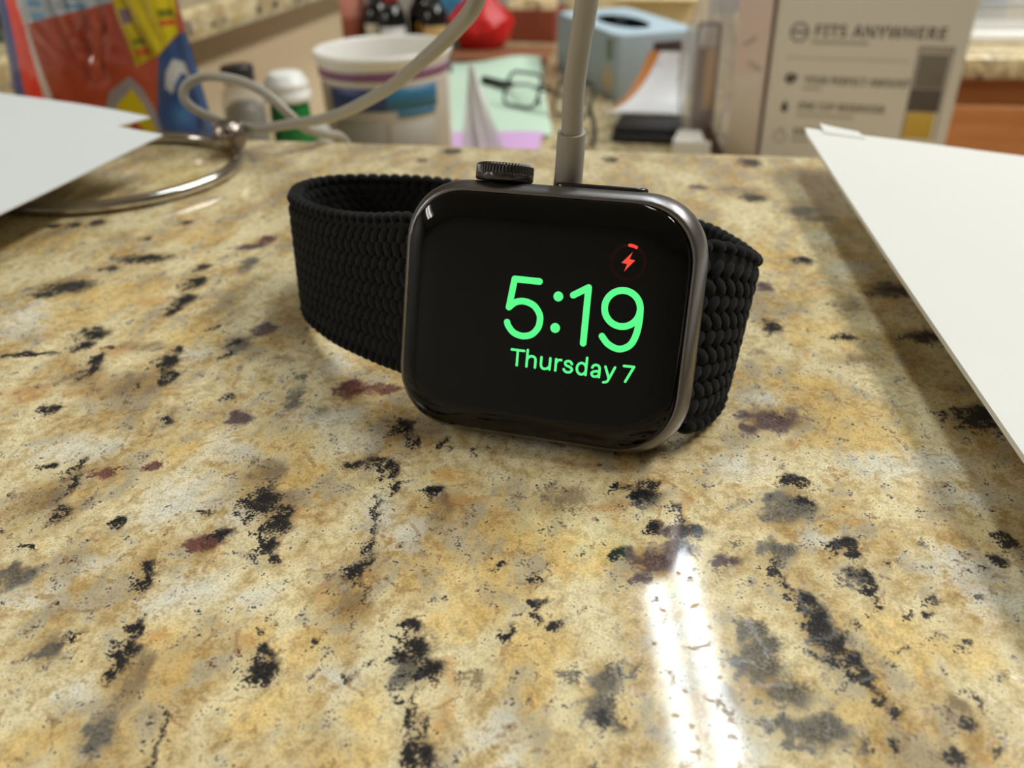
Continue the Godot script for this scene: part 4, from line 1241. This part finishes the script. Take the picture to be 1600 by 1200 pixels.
func build_spectacles() -> void:
	var y := LOW + 4.6
	var t := thing("spectacles", "black spectacles lying folded on the mint green sheet", "glasses")
	var bar := func(called: String, pts: Array, r: float, parent: Node) -> Node:
		var st := mb()
		tube(st, spline(pts, 6), r, 10)
		return put(called, st, M.black_frame, parent)
	# two rims standing on the sheet, joined by a bridge
	for s in [0, 1]:
		var o := Vector3(-196, y + 1.0, -962) if s == 0 else Vector3(-132, y + 0.5, -925)
		var ax := Vector3(0.86, 0, 0.5)
		var rim := []
		var pane := PackedVector2Array()
		for q in round_rect(25.0, 17.0, 11.0, 5):
			rim.append(o + ax * q.x + Vector3(0, 17.0 + q.y, 0) * 1.0 + Vector3(0.25, 0, -0.45) * (17.0 + q.y))
			pane.append(q)
		var st := mb()
		tube(st, rim, 1.7, 8, true)
		var rm := put("rim", st, M.black_frame, t)
		st = mb()
		for j in rim.size():
			tri(st, o + Vector3(0, 17, 0) + Vector3(0.25, 0, -0.45) * 17.0, rim[j], rim[(j + 1) % rim.size()])
		put("lens", st, M.lens, rm)
	bar.call("bridge", [Vector3(-174.5, y + 22, -959), Vector3(-164, y + 26, -956), Vector3(-153.5, y + 22, -946)], 1.6, t)
	# the arms: one with its thick black tip far left, the other reaching to the front
	bar.call("temple_arm", [Vector3(-262, y + 1, -1092), Vector3(-240, y + 2.5, -1072), Vector3(-215, y + 8, -1042), Vector3(-192, y + 16, -1005), Vector3(-172, y + 20, -965), Vector3(-112, y + 20, -908)], 1.6, t)
	var st2 := mb()
	tube(st2, spline([Vector3(-268, y + 1.6, -1098), Vector3(-255, y + 2.2, -1086), Vector3(-238, y + 3, -1070), Vector3(-222, y + 6, -1052)], 6), 5.2, 12, false, 4.2)
	put("arm_tip", st2, M.black_frame, t)
	bar.call("temple_arm", [Vector3(-108, y + 16, -908), Vector3(-100, y + 8, -880), Vector3(-94, y + 3, -850), Vector3(-92, y + 1.8, -822)], 2.4, t)
	bar.call("nose_pad", [Vector3(-171, y + 12, -958), Vector3(-168, y + 6, -946)], 1.6, t)

func build_packet() -> void:
	var t := thing("mail_packet", "glossy white packet with an orange edge, propped before the tissue box", "packet")
	var st := mb()
	var st2 := mb()
	var rows := []
	var org := []
	# curves from lying on the wallet up to standing against the tissue box
	for i in 21:
		var v := i / 20.0
		var z := -898.0 - 62.0 * sin(v * 1.15)
		var y := LOW + 17.0 + 50.0 * pow(v, 1.7)
		var left := lerpf(-94.0, -50.0, pow(v, 0.65))
		var right := lerpf(-8.0, -7.0, v)
		var row := []
		var ro := []
		for j in 11:
			var u := j / 10.0
			row.append(Vector3(lerpf(left, right, u), y + 1.2 * sin(u * 3.0), z + 3.0 * u))
		for j in 4:
			var u := j / 3.0 * 0.28 * v
			ro.append(Vector3(lerpf(left, right, u), y + 1.2 * sin(u * 3.0) + 0.5, z + 3.0 * u + 0.5))
		rows.append(row)
		org.append(ro)
	sheet(st, rows, 1.0)
	var body := put("body", st, M.packet_white, t)
	sheet(st2, org, 0.4)
	put("orange_edge", st2, M.packet_orange, body)
	var st3 := mb()
	rbox(st3, Vector3(-26, LOW + 58, -951), Vector3(30, 8, 0.6), 0.2, Basis(Vector3.RIGHT, -0.9), 1)
	put("printed_line", st3, M.packet_print, body)
	t = thing("wallet", "black leather wallet lying under the white packet, near the bar's far edge", "wallet", low(-40, -872), -3.0)
	st = mb()
	rbox(st, Vector3(0, 4.5, 0), Vector3(72, 8.6, 62), 3.0)
	put("back_half", st, M.black_leather, t)
	st = mb()
	rbox(st, Vector3(0, 12, -3), Vector3(70, 5.4, 58), 2.4)
	put("front_half", st, M.black_leather, t)

func build_machine_box() -> void:
	# printed carton, its front to the viewer, and its left side
	var t := thing("appliance_carton", "tall taupe carton printed FITS ANYWHERE, behind the envelope", "carton", low(64.5, -800), -8.0)
	var w := 153.0
	var h := 236.0
	var d := 132.0
	var st := mb()
	rbox(st, Vector3(w / 2, h / 2, -d / 2), Vector3(w, h, d), 1.2)
	put("body", st, M.box_taupe, t)
	st = mb()
	rbox(st, Vector3(-0.1, h / 2, -d / 2), Vector3(0.8, h - 4, d - 4), 0.3, Basis.IDENTITY, 1)
	var sd := put("side_panel", st, M.box_pale, t)
	for q in [[150, -40, 70, 60], [70, -60, 46, 70]]:
		st = mb()
		rbox(st, Vector3(-0.5, q[0], q[1]), Vector3(0.6, q[2], q[3]), 0.25, Basis.IDENTITY, 1)
		put("side_print", st, M.box_pink, sd)
	var f := func(y: float) -> float: return y - LOW
	var ty := {"FITS ANYWHERE": [32.0, -47.0, 9.5, true, "ink", 1.02], "YOUR PERFECT AMOUNT": [30.0, -87.2, 6.6, true, "ink", 0.8], "ONE CUP RESERVOIR": [27.5, -109.4, 6.6, true, "ink", 0.8], "ENERGY": [27.0, -132.0, 6.6, true, "ink", 0.8]}
	for s in ty:
		var q: Array = ty[s]
		lettering(s, q[2], M[q[4]], t, Vector3(q[0], f.call(q[1]), 0.1), Basis.IDENTITY, q[3], "lettering", q[5])
	# small second lines and the rule
	for q in [[31, -55.8, 46, 2.6], [29.5, -94.2, 16, 2.2], [28, -117, 48, 2.2], [27, -139.5, 30, 2.2], [13, -69.0, 98, 0.9]]:
		st = mb()
		rbox(st, Vector3(q[0] + q[2] / 2.0, f.call(q[1]), 0.05), Vector3(q[2], q[3], 0.3), 0.1, Basis.IDENTITY, 1)
		put("printed_line", st, M.ink_soft, t)
	# pictograms: ring, cup, drop, power sign
	st = mb()
	var fx := func(c: Vector2) -> Vector2: return Vector2(c.x, c.y - LOW)
	stroke(st, arc2(fx.call(Vector2(20.5, -48.4)), 7.0, 7.0, 0, 360, 28), 1.5, 0.05, 0.15)
	stroke(st, [fx.call(Vector2(15.8, -48.2)), fx.call(Vector2(25.2, -48.2))], 2.2, 0.05, 0.15)
	put("pictogram", st, M.ink, t)
	st = mb()
	stroke(st, arc2(fx.call(Vector2(18.3, -86.4)), 3.0, 2.8, 0, 360, 20), 3.2, 0.05, 0.15)
	stroke(st, [fx.call(Vector2(21.5, -84.0)), fx.call(Vector2(23.6, -84.6))], 2.0, 0.05, 0.15)
	put("pictogram", st, M.ink_dark, t)
	st = mb()
	prism(st, PackedVector2Array([fx.call(Vector2(16.8, -104.5)), fx.call(Vector2(13.9, -110)), fx.call(Vector2(13.9, -113.6)), fx.call(Vector2(16.6, -116)), fx.call(Vector2(19.6, -113.6)), fx.call(Vector2(19.4, -110))]), 0.05, 0.2)
	put("pictogram", st, M.ink_dark, t)
	st = mb()
	stroke(st, arc2(fx.call(Vector2(15.9, -136.6)), 5.0, 5.0, 0, 360, 24), 1.2, 0.05, 0.15)
	stroke(st, [fx.call(Vector2(16.4, -128.9)), fx.call(Vector2(15.9, -134.0))], 1.2, 0.05, 0.15)
	put("pictogram", st, M.ink_soft, t)
	# the printed picture of a filled pod tube
	for q in [["pod_light", 130.0, -60.0, 27.0, 5.0], ["pod_grey", 129.8, -76.5, 23.0, 27.0], ["pod_dark", 129.6, -100.0, 24.0, 19.0], ["pod_yellow", 129.0, -121.0, 22.0, 22.0], ["pod_grey", 130.0, -57.4, 28.0, 1.4]]:
		st = mb()
		rbox(st, Vector3(q[1], f.call(q[2]), 0.05), Vector3(q[3], q[4], 0.3), 0.1, Basis.IDENTITY, 1)
		put("printed_picture", st, M[q[0]], t)
	st = mb()
	for x in [117.0, 143.0]:
		rbox(st, Vector3(x, f.call(-95.0), 0.05), Vector3(1.2, 76, 0.3), 0.1, Basis.IDENTITY, 1)
	rbox(st, Vector3(130, f.call(-66.5), 0.1), Vector3(12, 5, 0.35), 0.1, Basis.IDENTITY, 1)
	put("printed_picture", st, M.pod_grey, t)
	var sk := thing("slim_carton", "slim pinkish carton standing against the left side of the taupe carton", "carton", low(33, -800), -8.0)
	st = mb()
	rbox(st, Vector3(14, 115, -40), Vector3(28, 230, 80), 2.5)
	put("body", st, M.box_pink, sk)
	st = mb()
	rbox(st, Vector3(14, 40, 0.1), Vector3(24, 70, 0.8), 0.3, Basis.IDENTITY, 1)
	put("pale_panel", st, M.box_pale, sk)
	for q in [[12.0, 104.0, 0.6], [18.0, 84.0, -0.5]]:
		st = mb()
		rbox(st, Vector3(q[0], q[1], 0.1), Vector3(12, 3, 0.6), 0.2, Basis(Vector3.BACK, q[2]), 1)
		put("printed_line", st, M.ink_soft, sk)
	# clear bag of snacks leaning on the carton's left side
	t = thing("clear_bag", "crumpled clear plastic bag holding a yellow pack, left of the taupe carton", "bag", low(11, -850))
	st = mb()
	crumple(st, 27, 150, 30, 31, 0.2, 0.8)
	put("film", st, M.clear_film, t)
	t = thing("snack_pack", "yellow and maroon snack pack inside the clear plastic bag", "snack", low(10, -850), 8.0)
	st = mb()
	rbox(st, Vector3(0, 58, 0), Vector3(22, 108, 12), 3.0)
	put("body", st, M.maroon_pack, t)
	st = mb()
	rbox(st, Vector3(3, 62, 6.3), Vector3(9, 56, 0.8), 0.3, Basis.IDENTITY, 1)
	put("yellow_stripe", st, M.amber_pack, t)
	st = mb()
	rbox(st, Vector3(-1, 100, 6.3), Vector3(16, 18, 0.8), 0.3, Basis.IDENTITY, 1)
	put("label", st, M.label_white, t)
	# flat things at the carton's foot
	t = thing("brown_folder", "dark brown strip of card leaning at the foot of the taupe carton", "card", low(22, -780), 18.0)
	st = mb()
	rbox(st, Vector3(0, 18, 0), Vector3(10, 40, 3), 1.0, Basis(Vector3.BACK, 0.5))
	put("card", st, M.dark_brown, t)
	t = thing("grey_carton", "low grey card carton between the wallet and the taupe carton", "carton", low(4, -795), -6.0)
	st = mb()
	rbox(st, Vector3(0, 11, 0), Vector3(34, 22, 40), 1.0)
	put("body", st, M.box_taupe, t)
	st = mb()
	rbox(st, Vector3(0, 22.3, 0), Vector3(30, 0.8, 8), 0.3)
	put("tape", st, M.box_pale, t)

func build_snack_bag() -> void:
	var t := thing("snack_bag", "glossy printed pouch with red, white and blue stripes, at the photo's top left", "bag", Vector3(-316.5, LOW, -372.0), 7.1)
	var w := 256
	var h := 512
	var u0 := -20.0
	var uw := 108.0
	var y0 := -160.0
	var yh := 240.0
	var inside := func(p: Vector2, poly: Array) -> bool: return Geometry2D.is_point_in_polygon(p, PackedVector2Array(poly))
	var V := func(a: Array) -> Array:
		var o := []
		for k in range(0, a.size(), 2):
			o.append(Vector2(a[k], a[k + 1]))
		return o
	var yellow: Array = V.call([54, 60, 55.7, 22.8, 59.0, 1.4, 69.2, 5.6, 78.3, 14.6, 79.5, 60])
	var blue_r: Array = V.call([69.2, 5.6, 78.5, 14, 86, 16, 92, -160, 66, -160, 63, -25])
	var arch: Array = V.call([39.0, -34, 40.5, -17.9, 45, -9, 55.2, -2.4, 60, -8, 63.4, -18.1, 65, -34, 64, -80, 40, -80])
	var arch_y: Array = V.call([41.2, -34, 42.8, -24, 48, -14, 55.3, -8.3, 59, -15, 62.2, -28, 62, -76, 42, -76])
	var tri_r: Array = V.call([53.3, -21.7, 47.5, -32, 48, -60, 59, -60, 59.6, -31])
	var wave: Array = V.call([69.5, -9, 71, -2, 74.5, 3.5, 78.5, 1.5, 80, -6, 76.5, -3, 74, -7, 72, -12])
	var im := Image.create(w, h, false, Image.FORMAT_RGB8)
	var nz := FastNoiseLite.new()
	nz.frequency = 0.05
	nz.seed = 2
	for j in h:
		for i in w:
			var u := u0 + uw * (i + 0.5) / w
			var y := y0 + yh * (1.0 - (j + 0.5) / h)
			var p := Vector2(u, y)
			var c := Color8(184, 80, 54)
			var e1 := lerpf(1.7, -1.7, (29.0 - y) / 40.0)
			var e2 := lerpf(8.3, 11.1, (29.0 - y) / 42.0)
			var e3 := lerpf(10.0, 16.0, (26.0 - y) / 40.0)
			if u < e1:
				c = Color8(60, 74, 148)
			elif u < e2:
				c = Color8(250, 66, 46)
			elif u < e3:
				c = Color8(222, 214, 206)
			elif y > 20.7 + (u - 11.2) * 0.19 and u < 55.0:
				c = Color8(186, 196, 208)
				if u > 14.0 and u < 22.0 and fmod(y, 5.5) < 3.4 and y < 31.0:
					c = Color8(118, 166, 204)
				if u > 33.0 and u < 44.0 and fmod(y + 2.0, 5.5) < 3.2 and y > 26.5 and y < 40.0:
					c = Color8(118, 166, 204)
			if inside.call(p, blue_r):
				c = Color8(54, 84, 136)
				if inside.call(p, wave):
					c = Color8(196, 200, 204)
				var q := ((p - Vector2(74.0, -22.0)) * Vector2(1.0, 0.7)).length()
				if q < 7.0:
					c = Color8(64, 128, 190).lerp(Color8(40, 76, 140), q / 7.0)
			if inside.call(p, yellow):
				c = Color8(206, 186, 26)
				if u > 69.0:
					c = Color8(226, 206, 20)
				if u > 57.0 and u < 61.0 and y > 20.0 and y < 26.0:
					c = Color8(140, 110, 130)
				if (u > 72.0 and u < 78.0 and y > 17.5 and y < 20.5) or (u > 60.0 and u < 66.0 and y > 6.0 and y < 9.0):
					c = Color8(210, 110, 40)
				if (u > 72.0 and u < 78.0 and y > 21.5 and y < 24.5) or (u > 60.0 and u < 65.0 and y > 10.5 and y < 13.5):
					c = Color8(130, 130, 30)
			if inside.call(p, arch):
				c = Color8(160, 152, 156)
			if inside.call(p, arch_y):
				c = Color8(214, 194, 16)
			if inside.call(p, tri_r):
				c = Color8(186, 66, 46)
			var k := 1.0 + 0.10 * nz.get_noise_2d(i * 0.4, j * 0.4)
			im.set_pixel(i, j, Color(c.r * k, c.g * k, c.b * k))
	var m := StandardMaterial3D.new()
	m.resource_name = "pouch_print"
	m.albedo_texture = ImageTexture.create_from_image(im)
	m.roughness = 0.16
	m.clearcoat_enabled = true
	m.clearcoat = 0.6
	m.clearcoat_roughness = 0.08
	# pillow with creases
	var seg := [[Vector2(30.3, 30), Vector2(35.2, 11.8), 1.0], [Vector2(35.2, 11.8), Vector2(41.7, -1.0), 1.0], [Vector2(45.5, 60), Vector2(45.0, 20), 1.1], [Vector2(45.0, 20), Vector2(41.0, 3), 1.0], [Vector2(30.3, 30), Vector2(26, 60), 1.0], [Vector2(14, 20), Vector2(34, -2), 0.5], [Vector2(54, 40), Vector2(62, 6), 0.6], [Vector2(60, 40), Vector2(68, 8), 0.7], [Vector2(79, 30), Vector2(82, -28), 0.7]]
	var fine := FastNoiseLite.new()
	fine.frequency = 0.03
	fine.seed = 6
	var front := []
	var back := []
	var nu := 84
	var nv := 150
	for j in nv + 1:
		var y := -159.5 + 232.0 * j / nv
		var rf := []
		var rb := []
		for i in nu + 1:
			var s := float(i) / nu
			var left := lerpf(-14.0, -4.0, clampf((y + 10.0) / 60.0, 0, 1)) - (2.0 if y < -60.0 else 0.0)
			var right := lerpf(84.0, 79.0, clampf((y + 30.0) / 60.0, 0, 1))
			var u := lerpf(left, right, s)
			var vv := clampf((y + 160.0) / 232.0, 0, 1)
			var belly := pow(sin(PI * s), 0.55) * pow(sin(PI * clampf(vv * 0.93 + 0.035, 0, 1)), 0.5)
			var z := 20.0 * belly
			for q in seg:
				var cp: Vector2 = Geometry2D.get_closest_point_to_segment(Vector2(u, y), q[0], q[1])
				var dd := cp.distance_to(Vector2(u, y))
				z += q[2] * 1.7 * exp(-dd * dd / 2.0) - q[2] * 1.1 * exp(-pow(dd - 3.0, 2.0) / 6.0)
			z += 1.3 * fine.get_noise_2d(u, y) * belly
			rf.append(Vector3(u, y - LOW, z))
			rb.append(Vector3(u, y - LOW, -16.0 * belly - 0.3))
		front.append(rf)
		back.append(rb)
	var st := mb()
	for j in nv:
		for i in nu:
			var p := [front[j][i], front[j][i + 1], front[j + 1][i + 1], front[j + 1][i]]
			var uv := []
			for v in p:
				uv.append(Vector2((v.x - u0) / uw, 1.0 - (v.y + LOW - y0) / yh))
			uvquad(st, p, uv, 0)
	put("front_face", st, m, t)
	st = mb()
	grid(st, back, false, true)
	put("back_face", st, M.tissue_side, t)
	# a second, teal pouch further left
	t = thing("teal_pouch", "muted teal pouch peeking out left of the striped snack bag", "bag", Vector3(-395, 0, -440), 12.0)
	st = mb()
	var rows := []
	for side in [1.0, -1.0]:
		rows = []
		for j in 15:
			var row := []
			for i in 13:
				var s := i / 12.0
				var v := j / 14.0
				row.append(Vector3(-30 + 56 * s, 0.4 + 80 * v, side * 12.0 * sqrt(sin(PI * clampf(s, 0.0, 1.0)) * sin(PI * clampf(v * 0.9 + 0.05, 0, 1)))))
			rows.append(row)
		grid(st, rows, false, side < 0.0)
	put("body", st, M.teal_pack, t)
	st = mb()
	rbox(st, Vector3(0, 14, 7.5), Vector3(30, 14, 1.2), 0.4)
	put("label", st, M.dark_brown, t)

func build_cabinets() -> void:
	var t := thing("kitchen_cabinet", "orange-brown wooden cabinet run under granite, across the kitchen at right", "cabinet", Vector3(950, FLOOR_Y, -1640))
	var st := mb()
	var top := LOW - 34 - FLOOR_Y
	rbox(st, Vector3(0, top / 2, 0), Vector3(1300, top, 560), 3.0)
	put("carcass", st, M.cabinet_wood, t)
	for k in 4:
		st = mb()
		rbox(st, Vector3(-640 + 12 + 150 + k * 318, top - 110, 290), Vector3(304, 150, 20), 5.0)
		var dw := put("drawer", st, M.cabinet_wood, t)
		st = mb()
		var x := -478.0 + k * 318
		tube(st, spline([Vector3(x - 40, top - 112, 300), Vector3(x - 40, top - 112, 322), Vector3(x + 40, top - 112, 322), Vector3(x + 40, top - 112, 300)], 6), 4.0, 10)
		put("handle", st, M.handle_metal, dw)
		st = mb()
		rbox(st, Vector3(-640 + 12 + 150 + k * 318, (top - 195) / 2 + 30, 290), Vector3(304, top - 255, 20), 5.0)
		put("door", st, M.cabinet_wood, t)
	st = mb()
	rbox(st, Vector3(0, top + 2, 4), Vector3(1300, 4, 556), 1.0)
	put("shadow_rail", st, M.dark_brown, t)

func build_far_counter(far: StandardMaterial3D) -> void:
	var t := thing("far_countertop", "granite worktop above the wooden cabinets at the right", "countertop")
	var st := mb()
	top_rect(st, 290, 1620, -1930, -1330, LOW, FAR_AREA)
	edge_strip(st, Vector3(290, LOW, -1330), Vector3(1620, LOW, -1330), 30.0, Vector3(0, 0, 1), FAR_AREA)
	edge_strip(st, Vector3(290, LOW, -1930), Vector3(290, LOW, -1330), 30.0, Vector3(-1, 0, 0), FAR_AREA)
	put("slab", st, far, t)
	t = thing("dish_tray", "white rimmed clear tray standing on the far worktop at right", "tray", low(490, -1480))
	st = mb()
	rbox(st, Vector3(0, 9, 0), Vector3(210, 18, 120), 6.0)
	put("base", st, M.cap_white, t)
	st = mb()
	for q in [[Vector3(0, 36, 52), Vector3(196, 36, 2)], [Vector3(0, 36, -52), Vector3(196, 36, 2)], [Vector3(-97, 36, 0), Vector3(2, 36, 104)], [Vector3(97, 36, 0), Vector3(2, 36, 104)]]:
		rbox(st, q[0], q[1], 0.9)
	put("clear_sides", st, M.clear_plastic, t)
	st = mb()
	for q in [[Vector3(0, 55, 52), Vector3(200, 4, 6)], [Vector3(0, 55, -52), Vector3(200, 4, 6)], [Vector3(-97, 55, 0), Vector3(6, 4, 104)], [Vector3(97, 55, 0), Vector3(6, 4, 104)]]:
		rbox(st, q[0], q[1], 1.5)
	put("rim", st, M.steel_tray, t)
	t = thing("blue_bottle", "blue plastic bottle behind the clear tray on the far worktop", "bottle", low(470, -1620))
	st = mb()
	lathe(st, [Vector2(0, 0.3), Vector2(22, 0.3), Vector2(24, 3), Vector2(24, 90), Vector2(18, 110), Vector2(9, 118), Vector2(9, 124), Vector2(0, 124)], Vector3.ZERO, 36)
	put("body", st, M.bottle_blue, t)
	st = mb()
	lathe(st, [Vector2(9, 123), Vector2(11, 123.5), Vector2(11, 140), Vector2(0, 141)], Vector3.ZERO, 28)
	put("cap", st, M.cap_white, t)

# ------------------------------------------------------------------ scene
func _ready() -> void:
	var cam := Camera3D.new()
	cam.name = "camera"
	var att := CameraAttributesPhysical.new()
	att.frustum_focal_length = 26.0
	att.frustum_focus_distance = 0.112
	att.frustum_near = 0.01
	att.frustum_far = 30.0
	att.exposure_aperture = 21.0
	cam.attributes = att
	cam.near = 0.01
	cam.far = 30.0
	cam.fov = rad_to_deg(2.0 * atan(600.0 / 1300.0))
	cam.position = Vector3(0, 73.5, 0) * MM
	cam.basis = Basis(Vector3.UP, deg_to_rad(12.5)) * Basis(Vector3.RIGHT, deg_to_rad(-31.5)) * Basis(Vector3.BACK, deg_to_rad(-1.8))
	cam.current = true
	add_child(cam)
	var env := Environment.new()
	env.background_mode = Environment.BG_COLOR
	env.background_color = Color(0.02, 0.02, 0.02)
	env.tonemap_mode = Environment.TONE_MAPPER_LINEAR
	env.tonemap_exposure = 1.0
	env.sdfgi_enabled = true
	env.ssao_enabled = true
	env.ssil_enabled = true
	var we := WorldEnvironment.new()
	we.name = "environment"
	we.environment = env
	add_child(we)
	make_materials()
	ceiling_light(Vector3(140, CEIL_Y, -890), Vector2(125, 1210), 11.5, 0.85, 2.0, Color(0.93, 0.98, 1.0), "slim tube light on the ceiling above the bar, mirrored in the stone")
	ceiling_light(Vector3(900, CEIL_Y, -950), Vector2(260, 1200), 0.0, 2.6, 2.0, Color(1.0, 0.99, 0.97), "broad tube light on the ceiling to the right of the bar")
	ceiling_light(Vector3(-1900, CEIL_Y, 700), Vector2(300, 1200), 0.0, 2.0, 2.0, Color(1.0, 0.985, 0.96), "broad tube light on the ceiling at the left, behind the viewer")
	var dark := field_image([FEAT_BLACK, FEAT_GREY, FEAT_PURPLE, FEAT_BURGUNDY])
	var tone := field_image([FEAT_BROWN, FEAT_PALE, FEAT_GOLD, FEAT_ORANGE])
	var far := granite(FAR_AREA, 1792, 1152, dark, tone)
	var near := granite(NEAR_AREA, 2048, 1308, dark, tone)
	build_room()
	build_bar_top(far, near)
	build_lower_counter(far)
	build_cabinets()
	build_far_counter(far)
	build_watch()
	build_charger()
	build_papers()
	build_bangle()
	build_snack_bag()
	build_tub()
	build_small_bottles()
	build_dark_bottles()
	build_bags()
	build_planter()
	build_tissue_box()
	build_cream_boxes()
	build_mint_papers()
	build_spectacles()
	build_packet()
	build_machine_box()
